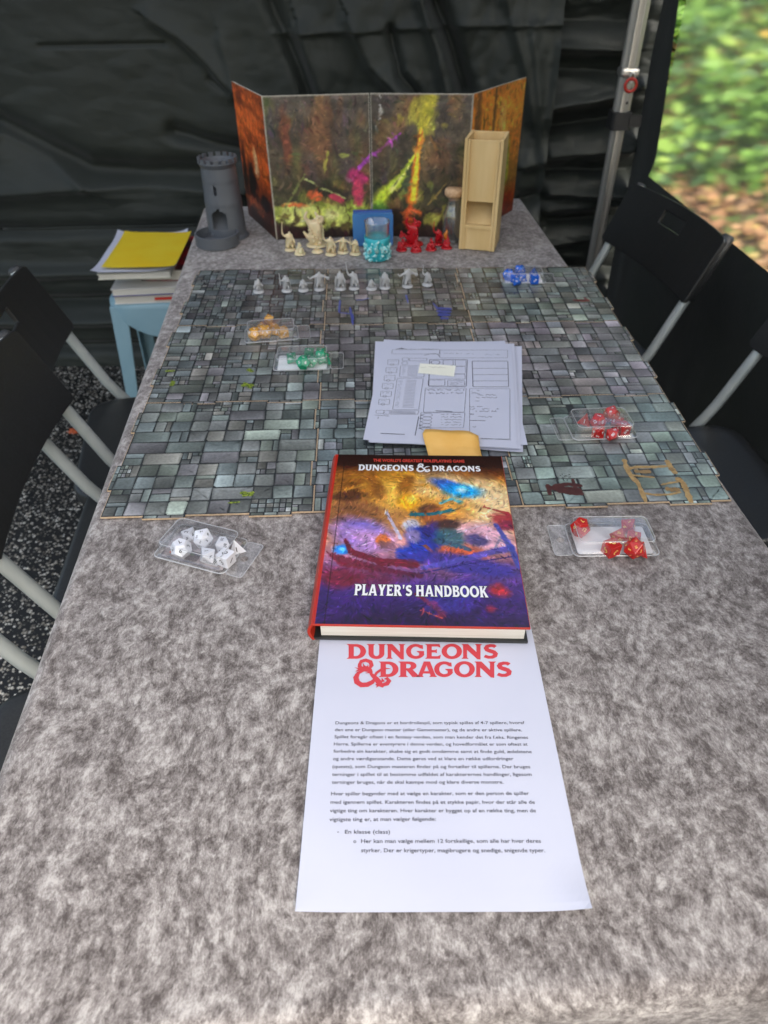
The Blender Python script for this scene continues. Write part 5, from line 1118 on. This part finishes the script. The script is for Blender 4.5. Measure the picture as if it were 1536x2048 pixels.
# ------------------------------------------------------------------ figures
def skin(name, V, E, Rr, m, parent, sub=1, root=0, loc=(0, 0, 0)):
    me = bpy.data.meshes.new(name); me.from_pydata(V, E, []); o = bpy.data.objects.new(name, me); COL.objects.link(o); md = o.modifiers.new('k', 'SKIN'); md.use_smooth_shade = True
    for i, r_ in enumerate(Rr): me.skin_vertices[0].data[i].radius = (r_, r_)
    me.skin_vertices[0].data[root].use_root = True
    if sub: s = o.modifiers.new('u', 'SUBSURF'); s.levels = sub; s.render_levels = sub
    dg = bpy.context.evaluated_depsgraph_get(); m2 = bpy.data.meshes.new_from_object(o.evaluated_get(dg)); bpy.data.objects.remove(o); bpy.data.meshes.remove(me)
    return link(name, m2, m, parent, True)
def figure(px, py, h, m, pose, label, group, br=.0125, zt=None, yaw=0):
    zt = ZMAP if zt is None else zt; p_ = U(px, py, zt); r = empty('figurine', (p_[0], p_[1], zt), R(yaw), label=label, cat='figurine', group=group); k = h / .034
    bm = bmesh.new(); bm_lathe(bm, [(0, 0), (br, 0), (br, .0014), (br * .92, .0028), (0, .003)], 20); from_bm('base', bm, m, r, True)
    rn = random.Random(int(px)); v = lambda *a: tuple(q * k for q in a)
    if pose == 'monster':      # hulking body with raised arms and tail
        V = [(0, 0, .010), (0, .001, .022), (0, -.001, .034), (-.001, -.004, .042), (-.010, -.002, .038), (-.017, -.004, .050), (-.012, -.006, .060), (.010, -.002, .038), (.015, -.005, .049), (.006, -.008, .052), (.009, .001, .002), (-.009, .001, .002), (-.016, .004, .014), (-.022, .002, .024), (.006, .006, .046), (.0, .006, .056)]
        E = [(0, 1), (1, 2), (2, 3), (2, 4), (4, 5), (5, 6), (2, 7), (7, 8), (8, 9), (0, 10), (0, 11), (0, 12), (12, 13), (2, 14), (14, 15)]; Rr = [.012, .011, .010, .006, .005, .0035, .002, .0055, .004, .0022, .007, .007, .004, .002, .0035, .0015]
        s = h / .062; V = [tuple(q * s for q in a) for a in V]; Rr = [q * s for q in Rr]; skin('body', V, E, Rr, m, r, 1)
        bm = bmesh.new()
        for i in range(26):
            a = rn.uniform(0, 6.28); z = rn.uniform(.004, .036) * s; rr = .012 * s * rn.uniform(.7, 1.05); bmesh.ops.create_icosphere(bm, subdivisions=1, radius=rn.uniform(.0015, .004) * s, matrix=Matrix.Translation((rr * math.cos(a), rr * math.sin(a), z)))
        from_bm('rock_relief', bm, m, r, True, kind='stuff'); return r
    if pose == 'heap':
        bm = bmesh.new()
        for i in range(22):
            a = rn.uniform(0, 6.28); t = rn.random(); rr = br * .8 * (1 - t) ; bmesh.ops.create_icosphere(bm, subdivisions=2, radius=br * (.42 - .24 * t), matrix=Matrix.Translation((rr * math.cos(a) * .7, rr * math.sin(a) * .7, .003 + h * t * .85)))
        for vv in bm.verts: vv.co += Vector(mnoise.noise_vector(vv.co * 400)) * .0012
        from_bm('body', bm, m, r, True); return r
    P = {'stand': ((-.0075, -.002, .017), (-.008, -.004, .011), (.0075, -.002, .017), (.008, -.004, .012)), 'raise': ((-.009, -.002, .024), (-.011, -.003, .031), (.007, -.002, .017), (.009, -.004, .012)),
         'spread': ((-.009, 0, .022), (-.015, -.002, .020), (.009, 0, .022), (.015, -.002, .019)), 'aim': ((-.006, -.004, .021), (-.010, -.006, .023), (.006, -.004, .020), (.001, -.008, .021)), 'crouch': ((-.006, -.002, .014), (-.008, -.005, .010), (.006, -.002, .014), (.009, -.004, .012))}[pose]
    d = -.005 if pose == 'crouch' else 0; lean = rn.uniform(-.002, .002)
    V = [(0, 0, .0145 + d), (lean, 0, .0205 + d), (lean, -.0005, .0245 + d), (lean, -.0008, .0275 + d), (lean, -.001, .0305 + d), P[0], P[1], P[2], P[3], (-.0035, -.001, .0085 + d * .5), (-.004, 0, .003), (.0035, .0015, .0085 + d * .5), (.0045, 0, .003)]
    E = [(0, 1), (1, 2), (2, 3), (3, 4), (2, 5), (5, 6), (2, 7), (7, 8), (0, 9), (9, 10), (0, 11), (11, 12)]; Rr = [.0034, .0042, .0038, .0018, .0028, .0018, .0014, .0018, .0014, .0026, .0018, .0026, .0018]
    skin('body', [v(*a) for a in V], E, [q * k for q in Rr], m, r, 1)
    # cloak and weapon
    bm = bmesh.new(); n = 9; rows_ = []
    for z, rr in ((.0255 + d, .0038), (.018 + d, .0055), (.010, .0066), (.0035, .0078)):
        rows_.append([bm.verts.new(v(rr * math.cos(R(8 + 164 * i / (n - 1))), .0012 + rr * .62 * math.sin(R(8 + 164 * i / (n - 1))) + rn.uniform(-.0004, .0004), z)) for i in range(n)])
    for a, b in zip(rows_, rows_[1:]):
        for i in range(n - 1): bm.faces.new((a[i], a[i + 1], b[i + 1], b[i]))
    o = from_bm('cloak', bm, m, r, True); s = o.modifiers.new('s', 'SOLIDIFY'); s.thickness = .0012 * k
    wp = Vector(v(*P[1])); bm = bmesh.new(); q = rn.random()
    if pose in ('raise', 'aim', 'stand'):
        up = Vector(v(rn.uniform(-.002, .002), -.001, .016 if pose == 'raise' else .013)); bm_tube(bm, [wp - up * (.25 if pose == 'raise' else .8), wp, wp + up], [.0008 * k, .001 * k, .0006 * k], 6); from_bm('weapon', bm, m, r)
    elif pose == 'spread':
        bmesh.ops.create_icosphere(bm, subdivisions=1, radius=.003 * k, matrix=Matrix.Translation(Vector(v(*P[3])))); bm_tube(bm, [wp, wp + Vector(v(-.003, 0, .004))], .001 * k, 6); from_bm('weapon', bm, m, r)
    else: bm.free()
    return r
gy = 'grey figurines standing in a row on the map'; gc = 'cream figurines in front of the folding screen'; gr = 'red figurines beside the blue box'
poses = ['crouch', 'aim', 'crouch', 'spread', 'stand', 'raise', 'crouch', 'stand', 'spread', 'raise']
lab = ['grey armoured figurine standing at the left end of the row', 'grey figurine leaning with a bow, second from the row\'s left end', 'small crouching grey figurine, third in the row', 'grey figurine with outspread arms, fourth in the row', 'grey caped figurine holding a tall staff, fifth in the row',
       'grey robed figurine raising a long sword beside the caped one', 'shortest grey figurine in the row, seventh from its left end', 'grey robed figurine right of the shortest one', 'large grey figurine with wide arms near the right end of the row', 'thin grey figurine with raised blade at the right end of the row']
for (px, py, h), po, lb_ in zip(((517.5, 584, .036), (574, 582, .035), (607, 581, .031), (639, 579, .040), (681.5, 578, .040), (708.5, 577, .038), (743, 578, .027), (770, 576, .036), (815, 573, .040), (855, 570, .030)), poses, lab):
    figure(px, py, h, M['greyfig'], po, lb_, gy, br=.0105, yaw=random.Random(int(px)).uniform(-25, 25))
zc_ = TT + .001
for px, py, h, po, br, lb_ in ((581, 500, .045, 'raise', .0125, 'cream figurine with one arm raised at the left end'), (600, 508, .024, 'heap', .0125, 'small crouched cream figurine beside the arm-raising one'), (633, 490, .078, 'monster', .023, 'large cream monster figurine with raised arms'),
        (635, 504, .020, 'crouch', .013, 'tiny cream figurine in front of the large monster'), (662, 509, .044, 'raise', .0125, 'cream skeleton figurine with a spear right of the monster'), (686, 505, .038, 'spread', .0125, 'squat cream figurine with arms held out'), (711, 508, .036, 'aim', .0125, 'cream figurine with a bow beside the blue box')):
    figure(px, py, h, M['cream'], po, lb_, gc, br, zc_)
for px, py, h, po, br, lb_ in ((803, 500, .044, 'heap', .0125, 'pointed hooded red figurine next to the blue box'), (826, 488, .062, 'monster', .023, 'large red winged monster figurine'), (832, 502, .024, 'heap', .0125, 'small red figurine in front of the large red monster'),
        (862, 499, .024, 'heap', .0125, 'low red figurine between the monster and the bottle'), (877, 489, .038, 'raise', .010, 'thin upright red figurine with a raised arm'), (893, 496, .028, 'heap', .0125, 'red figurine with an orange flame in front of the bottle')):
    f_ = figure(px, py, h, M['redfig'], po, lb_, gr, br, zc_)
bm = bmesh.new(); bm_tube(bm, [(-.002, 0, .02), (-.004, 0, .030), (-.001, 0, .036), (-.002, 0, .041)], [.004, .0045, .003, .0006], 8); from_bm('flame', bm, mat('orange_clear_plastic', (.85, .25, .03), .2, Transmission_Weight=.3), f_, True, label='orange flame')

# ------------------------------------------------------------------ glass, blue box, bottle
g_p = U(755, 524, zc_); gl = empty('shot_glass', (g_p[0], g_p[1] + .022, zc_), label='clear glass with a turquoise sculpted creature around its lower half', cat='glass')
bm = bmesh.new(); bm_lathe(bm, [(0, .003), (.019, .003), (.0235, .045), (.0262, .078), (.0272, .0785), (.0268, .077), (.0248, .045)], 36); from_bm('glass_wall', bm, M['glass'], gl, True)
bm = bmesh.new(); bm_lathe(bm, [(0, 0), (.022, 0), (.0255, .003), (.0268, .020), (.0275, .040), (.0278, .048), (.0255, .0485), (.0250, .044), (0, .043)], 36); from_bm('resin_sleeve', bm, M['turq'], gl, True)
bm = bmesh.new(); rn = random.Random(4)
for i in range(70):
    a = rn.uniform(math.pi * 1.0, math.pi * 2.0); z = rn.uniform(.003, .034) if rn.random() < .8 else rn.uniform(.030, .040); 
    if z > .034: a = rn.uniform(math.pi * 1.35, math.pi * 1.65)
    bmesh.ops.create_icosphere(bm, subdivisions=1, radius=rn.uniform(.0018, .0045), matrix=Matrix.Translation((.0268 * math.cos(a), .0268 * math.sin(a), z)))
for s in (-1, 1): bmesh.ops.create_icosphere(bm, subdivisions=2, radius=.0065, matrix=Matrix.Translation((s * .0165, -.0215, .024)))
bm_tube(bm, [(0, -.028, .022), (-.004, -.030, .032), (-.001, -.030, .042), (.004, -.030, .046)], [.005, .004, .003, .0015], 8)
for v in bm.verts: v.co += Vector(mnoise.noise_vector(v.co * 300)) * .0012
from_bm('creature', bm, M['turq_pale'], gl, True)
bm = bmesh.new()
for s in (-1, 1): bmesh.ops.create_icosphere(bm, subdivisions=2, radius=.0021, matrix=Matrix.Translation((s * .0165, -.0272, .025)))
from_bm('eye', bm, M['eye'], gl, True, kind='stuff')
bb = U(746, 490, zc_); bx0, bx1 = U(707, 492, zc_)[0], U(786, 492, zc_)[0]; byy = bb[1] - .006
be = empty('card_box', ((bx0 + bx1) / 2, byy, zc_), R(0), label='light blue card box standing behind the turquoise glass', cat='box')
hw_ = (bx1 - bx0) / 2; bm = bmesh.new(); hb = UY(746, 428, byy)[2] - zc_; poly = rrect(-hw_, hw_, 0, hb, .004, 4)
a_ = [bm.verts.new((x, 0, z)) for x, z in poly]; b__ = [bm.verts.new((x, .011, z)) for x, z in poly]; n = len(poly)
for i in range(n): bm.faces.new((a_[i], b__[i], b__[(i + 1) % n], a_[(i + 1) % n]))
bm.faces.new(a_); bm.faces.new(b__[::-1]); from_bm('front_half', bm, M['blue_card'], be)
box('back_half', -hw_ + .001, hw_ - .001, .0112, .024, 0, hb + .003, M['blue_dark'], be, .002)
bo = U(905, 483, zc_); bt = empty('bottle', (bo[0], bo[1] + .012, zc_), label='clear glass bottle closed with a round cork beside the wooden tower', cat='bottle')
bm = bmesh.new(); bm_lathe(bm, [(0, .001), (.021, .001), (.0235, .004), (.0238, .045), (.0225, .058), (.0165, .074), (.0150, .082), (.0150, .094), (.0168, .095), (.0150, .0955)], 36); from_bm('glass_wall', bm, M['bottle_glass'], bt, True)
bm = bmesh.new(); bm_lathe(bm, [(0, .088), (.0135, .088), (.0145, .0945), (.0185, .095), (.0215, .099), (.0215, .106), (.0195, .110), (0, .1105)], 32); from_bm('cork', bm, M['cork'], bt, True)

# ------------------------------------------------------------------ wooden dice tower
def wood_tower():
    a = U(917, 498, zc_)[:2]; b = U(988, 504, zc_)[:2]; d = b - a; wT = float(np.linalg.norm(d)); rz = math.atan2(d[1], d[0]); mid = (a + b) / 2
    r = empty('dice_tower', (mid[0], mid[1], zc_), rz, label='pale wooden dice tower with an open top and a chute opening', cat='dice tower'); hw_ = wT / 2; D_ = .082; H = .222; t = .0065
    box('side_panel', -hw_, -hw_ + t, 0, D_, 0, H, M['wood'], r, .0008); box('side_panel', hw_ - t, hw_, 0, D_, 0, H, M['wood'], r, .0008)
    box('back_panel', -hw_ + t, hw_ - t, D_ - t, D_, 0, H - .001, M['wood'], r)
    box('front_panel', -hw_ + t, hw_ - t, .004, .009, H * .455, H - .003, M['wood'], r, .0005)
    box('lower_front', -hw_ + t, hw_ - t, .003, .008, 0, H * .205, M['wood'], r, .0005)
    box('lip', -hw_ + t, hw_ - t, .0, .012, H * .207, H * .24, M['wood'], r, .0006)
    bm = bmesh.new(); y0, z0, y1, z1 = .012, H * .235, D_ - t - .001, H * .47
    vs = [(-hw_ + t, y0, z0), (hw_ - t, y0, z0), (hw_ - t, y1, z1), (-hw_ + t, y1, z1)]; lo = [(x, y, z - .006) for x, y, z in vs]; A = [bm.verts.new(v) for v in vs]; B = [bm.verts.new(v) for v in lo]
    bm.faces.new(A); bm.faces.new(B[::-1]); [bm.faces.new((A[i], B[i], B[(i + 1) % 4], A[(i + 1) % 4])) for i in range(4)]; bmesh.ops.recalc_face_normals(bm, faces=bm.faces); from_bm('ramp', bm, M['wood'], r)
    box('baffle', -hw_ + t, hw_ - t, .012, D_ - t - .002, H * .66, H * .69, M['wood'], r, M=Matrix.Translation((0, 0, 0)))
    for s in (-1, 1): box('groove_strip', s * (hw_ - t * 1.45) - .0022, s * (hw_ - t * 1.45) + .0022, -.0008, .0042, 0, H - .002, M['wood'], r, .0006)
wood_tower()
# ------------------------------------------------------------------ grey castle tower
def castle():
    r = empty('castle_tower', (-.358, 1.672, zc_), label='grey castle-shaped dice tower with battlements and a round tray', cat='dice tower'); m = M['print3d']
    door = lambda a, z: abs(a) < .30 and .026 < z < .062 - .016 * (abs(a) / .30) ** 2 and True
    bm = bmesh.new(); n = 72; zl = sorted(set([0, .008, .024, .026] + [.026 + i * .003 for i in range(1, 14)] + [.07, .078, .079, .095] + [.098 + i * .003 for i in range(8)] + [.125, .126, .150, .152, .158, .160]))
    def rad(z):
        if z < .008: return .049
        base = .0445 - .0065 * (z / .15)
        if abs(z - .0785) < .001 or abs(z - .1255) < .001: base += .0007
        if z > .15: base = .0385 + (z - .15) * .45
        return base
    G = [[bm.verts.new((rad(z) * math.cos(2 * math.pi * j / n - math.pi / 2 - .17), rad(z) * math.sin(2 * math.pi * j / n - math.pi / 2 - .17), z)) for j in range(n)] for z in zl]
    for i in range(len(zl) - 1):
        zc = (zl[i] + zl[i + 1]) / 2
        for j in range(n):
            a = (j + .5) / n * 2 * math.pi; a = a - 2 * math.pi if a > math.pi else a
            if abs(a) < .42 and .024 < zc < .068 - .012 * (abs(a) / .42) ** 2: continue
            if abs(a + .02) < .10 and .098 < zc < .119 - 60 * (a + .02) ** 2 * .01: continue
            bm.faces.new((G[i][j], G[i][(j + 1) % n], G[i + 1][(j + 1) % n], G[i + 1][j]))
    o = from_bm('tower_wall', bm, m, r); s = o.modifiers.new('s', 'SOLIDIFY'); s.thickness = .0035; s.offset = -1
    bm = bmesh.new()
    for i in range(16):
        a0 = 2 * math.pi * i / 16; poly = [(rr * math.cos(a), rr * math.sin(a)) for rr, a in ((.0432, a0), (.0432, a0 + .12), (.0432, a0 + .24), (.0395, a0 + .24), (.0395, a0 + .12), (.0395, a0))]; bm_prism(bm, poly, .1596, .169)
    from_bm('battlements', bm, m, r)
    bm = bmesh.new(); bm_lathe(bm, [(.0425, .158), (.0432, .158), (.0432, .1602), (.0392, .1602), (.0385, .158)], 48); from_bm('parapet', bm, m, r, True)
    bm = bmesh.new(); bm_lathe(bm, [(0, .088), (.0385, .088)], 32); from_bm('inner_floor', bm, m, r)
    bm = bmesh.new(); v = [bm.verts.new(q) for q in ((-.03, -.036, .012), (.03, -.036, .012), (.03, .03, .075), (-.03, .03, .075))]; bm.faces.new(v); from_bm('ramp', bm, m, r)
    # tray ring in front
    bm = bmesh.new(); pr = [(0, 0), (.049, 0), (.0495, .0245), (.0455, .025), (.045, .005), (0, .005)]; bm_lathe(bm, pr, 56, (-.014, -.055, 0))
    from_bm('dice_tray', bm, m, r)
castle()
# ------------------------------------------------------------------ folding screen with painted panels
def screen():
    pts = [(-.332, 1.825), (-.241, 1.638), (-.020, 1.657), (.193, 1.637), (.333, 1.835)]; H = .288; r = empty('game_screen', (0, 0, zc_), label='four panel cardboard screen printed with dark cave colours and orange wings', cat='game screen')
    for k in range(4):
        a, b = np.array(pts[k]), np.array(pts[k + 1]); w = float(np.linalg.norm(b - a)); d = (b - a) / w; nrm = np.array([-d[1], d[0]]); e = .0012
        A, B = a + d * e, b - d * e; th = .0022
        bm = bmesh.new(); hs = [bm.verts.new((*q, z)) for q in (A, B) for z in (0, H)]; ht = [bm.verts.new((*(q + nrm * th), z)) for q in (A, B) for z in (0, H)]
        for f in ((0, 2, 3, 1),): bm.faces.new([hs[i] for i in f]); bm.faces.new([ht[i] for i in f[::-1]])
        bm.faces.new((hs[0], ht[0], ht[2], hs[2])); bm.faces.new((hs[1], hs[3], ht[3], ht[1])); bm.faces.new((hs[0], hs[1], ht[1], ht[0])); bm.faces.new((hs[2], ht[2], ht[3], hs[3]))
        pn = from_bm('panel', bm, M['worn'], r)
        NX, NY = 130, 170; p = Paint(NX, NY, w, H)
        if k == 0:
            p.grad([(0, (60, 26, 16)), (.2, (70, 30, 16)), (.35, (150, 66, 22)), (.6, (186, 84, 28)), (1, (165, 78, 34))]); p.streak(84, 22, 3, .45, 1)
            p.blob(.35, .34, .09, .13, (24, 12, 10), .95, 0, .5, .9, 4); p.blob(.72, .22, .12, .05, (26, 14, 14), .95, 0, .5, .7, 7); p.blob(.55, .48, .05, .09, (226, 176, 128), .85, 0, .9, .9, 3); p.blob(.10, .35, .05, .16, (30, 12, 12), .9, 0, .6, .6, 6); p.blob(.3, .15, .2, .04, (190, 96, 50), .8, 0, .8, .9, 9); p.blob(.2, .92, .08, .05, (96, 44, 24), .8, 0, .8, .7, 2); p.blob(.4, .04, .3, .03, (44, 18, 12), .9, 0, .8, .6, 2)
            p.swirl(.05, 7, 2)
        elif k == 3:
            p.grad([(0, (80, 24, 14)), (.15, (150, 66, 20)), (.3, (130, 92, 34)), (.55, (196, 116, 36)), (.8, (226, 136, 44)), (1, (200, 112, 40))]); p.blob(.10, .75, .05, .30, (84, 46, 32), .8, 0, .6, .4, 3); p.blob(.40, .80, .02, .26, (100, 58, 30), .9, 0, .5, .3, 5); p.blob(.58, .78, .05, .12, (246, 180, 96), .7, 10, .9, .4, 6); p.blob(.74, .42, .05, .17, (146, 152, 48), .95, 4, .5, .4, 2); p.blob(.6, .10, .2, .06, (110, 30, 18), .8, 0, .8, .8, 9); p.streak(86, 16, 3, .22, 3); p.swirl(.04, 6, 4)
        else:
            p.grad([(0, (50, 34, 30)), (.1, (60, 46, 34)), (.3, (70, 66, 44)), (.5, (76, 66, 50)), (1, (84, 76, 68))]); p.streak(88, 20, 3.5, .28, k * 5)
            rb = random.Random(k * 3 + 1)
            for q in range(34):
                cc = rb.choice(((128, 86, 58), (96, 94, 52), (84, 74, 88), (54, 46, 38), (112, 72, 44), (70, 84, 58), (140, 108, 66))); yy = rb.uniform(.18, 1.0); p.blob(rb.uniform(0, 1), yy, rb.uniform(.02, .06), rb.uniform(.05, .16), cc, rb.uniform(.35, .65), rb.uniform(-8, 8), .8, .6, q * 3)
            for q in range(16): p.blob(rb.uniform(0, 1), rb.uniform(.15, .45), rb.uniform(.02, .07), rb.uniform(.02, .05), rb.choice(((120, 124, 50), (64, 58, 30), (150, 130, 60), (40, 44, 28))), .6, rb.uniform(-50, 50), .6, .8, q * 7)
            if k == 1:
                p.blob(.50, .72, .10, .20, (124, 84, 56), .8, 0, .8, .6, 1); p.blob(.18, .72, .035, .18, (126, 66, 46), .75, 0, .8, .5, 2); p.blob(.72, .70, .06, .24, (84, 72, 64), .6, 0, .8, .5, 3)
                for q in range(9): p.blob(.08 + .105 * q, .18 + .025 * math.sin(q * 2), .085, .068, (176, 182, 96) if q % 2 else (156, 166, 72), .95, q * 31, .30, .7, q * 5)
                p.blob(.62, .14, .22, .085, (176, 184, 88), .95, -10, .25, .6, 31); p.blob(.30, .17, .13, .07, (190, 192, 104), .95, 12, .25, .6, 37); p.blob(.90, .20, .12, .08, (150, 164, 62), .9, 0, .3, .6, 41); p.blob(.58, .17, .05, .03, (214, 214, 140), .8, 0, .6, .5, 3)
                p.stroke([(.45, .26), (.47, .14), (.52, .08)], .006, .003, (70, 60, 34), .9, .4, .8, 3); p.stroke([(.72, .24), (.76, .13), (.70, .07)], .006, .003, (70, 60, 34), .9, .4, .8, 5); p.stroke([(.22, .25), (.20, .14)], .008, .004, (60, 50, 34), .9, .4, .8, 7)
                for q in range(12): p.blob((q * .37) % 1, .06 + .13 * ((q * .61) % 1), .02, .03, (92, 78, 44), .85, q * 20, .5, .7, q)
                p.blob(.14, .05, .16, .045, (48, 22, 24), .9, 0, .5, .6, 3); p.blob(.52, .36, .20, .055, (42, 38, 26), .85, -18, .6, .7, 8); p.blob(.42, .32, .055, .030, (214, 96, 52), .95, -10, .35, .5, 2); p.blob(.66, .285, .07, .025, (190, 60, 84), .95, -22, .4, .7, 4); p.blob(.20, .255, .09, .018, (206, 100, 52), .9, 0, .5, .8, 6)
                p.stroke([(.34, .44), (.50, .37), (.74, .285)], .008, .006, (170, 176, 110), .95, .4, .3); p.stroke([(.53, .50), (.58, .62)], .012, .018, (178, 180, 70), .8, .5, .7, 5); p.stroke([(.12, .24), (.24, .38), (.34, .47)], .012, .010, (116, 124, 66), .85, .5, .8, 6); p.blob(.74, .60, .03, .015, (160, 164, 74), .8, 0, .5, .8, 7)
                p.stroke([(1.0, .60), (.88, .50)], .010, .022, (160, 60, 170), .95, .4, .4, 3); p.blob(.84, .44, .085, .055, (190, 50, 110), .95, -30, .5, .6, 5); p.blob(.86, .34, .035, .09, (196, 62, 92), .9, 6, .5, .6, 6)
            else:
                p.stroke([(0, .59), (.14, .66), (.30, .74)], .016, .008, (158, 66, 160), .95, .5, .4, 2); p.blob(.52, .84, .09, .09, (168, 160, 62), .9, 10, .6, .9, 21); p.blob(.30, .10, .25, .05, (60, 44, 26), .7, 0, .8, .7, 12); p.blob(.5, .92, .10, .06, (160, 150, 50), .85, 10, .7, .7, 2); p.stroke([(.60, .97), (.52, .80), (.50, .70)], .060, .030, (176, 164, 50), .9, .5, .5, 3)
                p.stroke([(.44, .60), (.26, .40), (.08, .28)], .012, .075, (186, 206, 50), .95, .6, .4, 5); p.stroke([(.38, .52), (.20, .34)], .008, .024, (240, 246, 130), .9, .7, .3, 6); p.blob(.06, .20, .07, .05, (96, 150, 60), .85, 0, .8, .4, 7)
                p.stroke([(.50, .76), (.45, .50), (.42, .28)], .018, .050, (224, 116, 34), .95, .5, .25, 7); p.stroke([(.50, .78), (.455, .50), (.43, .29)], .006, .028, (246, 206, 44), .98, .5, .2, 8); p.stroke([(.40, .22), (.38, .10)], .03, .05, (196, 78, 34), .9, .4, .6, 9); p.stroke([(.52, .18), (.40, .20), (.28, .17)], .02, .02, (206, 90, 38), .85, .5, .8, 2)
                p.blob(.66, .14, .06, .04, (150, 148, 60), .9, 20, .5, .8, 3); p.blob(.80, .20, .04, .05, (136, 128, 52), .85, 0, .5, .8, 5); p.stroke([(.60, .25), (.78, .40)], .012, .006, (150, 124, 62), .8, .5, .9, 6); p.blob(.24, .15, .05, .07, (44, 34, 28), .95, 0, .4, .8, 7); p.blob(.30, .84, .03, .03, (140, 128, 50), .8, 0, .6, .8, 2); p.blob(.74, .80, .03, .02, (150, 136, 60), .7, 0, .6, .8, 3); p.stroke([(.66, .64), (.60, .72)], .018, .01, (150, 104, 50), .7, .6, .8, 4); p.blob(.10, .72, .05, .14, (104, 76, 44), .6, 0, .8, .6, 4)
                rn2 = random.Random(2)
                for q in range(14): p.blob(.04 + .06 * rn2.random(), .78 + .2 * rn2.random(), .005, .006, (190, 186, 180), .8, 0, .6, .5, q)
            p.swirl(.035, 8, k * 3)
        p.c = 128 * (p.c * 1.16 / 128) ** 1.12; p.c = p.c.mean(-1, keepdims=True) * .14 + p.c * .86; p.dabs(260, .045, .014, .22, k + 9); p.dabs(1000, .018, .005, .25, k); p.c *= (1 + .25 * (fbm(p.x / p.h * 34, p.y / p.h * 30, 4) - .5) * 2)[..., None]
        # worn white edges
        ed = np.minimum(np.minimum(p.x, p.w - p.x), (p.h - p.y) * 1.0) / .0022; wear = np.clip(1 - ed + 1.0 * (fbm(p.x * 900, p.y * 900, 2) - .45), 0, 1)
        if k in (1, 2): p.mix(wear, (196, 190, 172))
        else: p.mix(wear * .5 * (np.minimum(p.x, p.w - p.x) > .004), (196, 150, 110))
        u = p.x / w; PX = np.stack([A[0] + (B[0] - A[0]) * u - nrm[0] * .0003, A[1] + (B[1] - A[1]) * u - nrm[1] * .0003, p.y * (H - .0005) / H], -1)
        grid_mesh('panel_print', PX, M['screen_print'], pn, cols=p.out())
screen()
# ------------------------------------------------------------------ fallen leaves by the chairs
def leaf(px, py, s, rz, label, col):
    p_ = U(px, py, .006); bm = bmesh.new(); out = [(0, -1), (.35, -.7), (.55, -.75), (.6, -.3), (.95, -.1), (.6, .2), (.5, .7), (.15, .6), (0, 1.1), (-.2, .6), (-.6, .6), (-.55, .15), (-.9, -.15), (-.5, -.35), (-.5, -.8), (-.2, -.7)]
    c = bm.verts.new((0, 0, .004)); v = [bm.verts.new((x * s, y * s, .002 + .010 * abs(x) * s / .02 * random.Random(i).random())) for i, (x, y) in enumerate(out)]
    for i in range(len(v)): bm.faces.new((c, v[i], v[(i + 1) % len(v)]))
    o = from_bm('fallen_leaf', bm, add_noise(mat('autumn_leaf', rough=.6), 90, col, tuple(q * 1.6 for q in col)), None, True, label=label, cat='leaf'); o.location = p_; o.rotation_euler = (R(4), R(-6), R(rz))
    s_ = o.modifiers.new('s', 'SOLIDIFY'); s_.thickness = .0006
leaf(174, 1116, .030, 40, 'orange brown fallen leaf on the ground by the table edge', (.30, .10, .02)); leaf(148, 864, .022, 100, 'small reddish fallen leaf on the ground between the chair tubes', (.35, .07, .02))
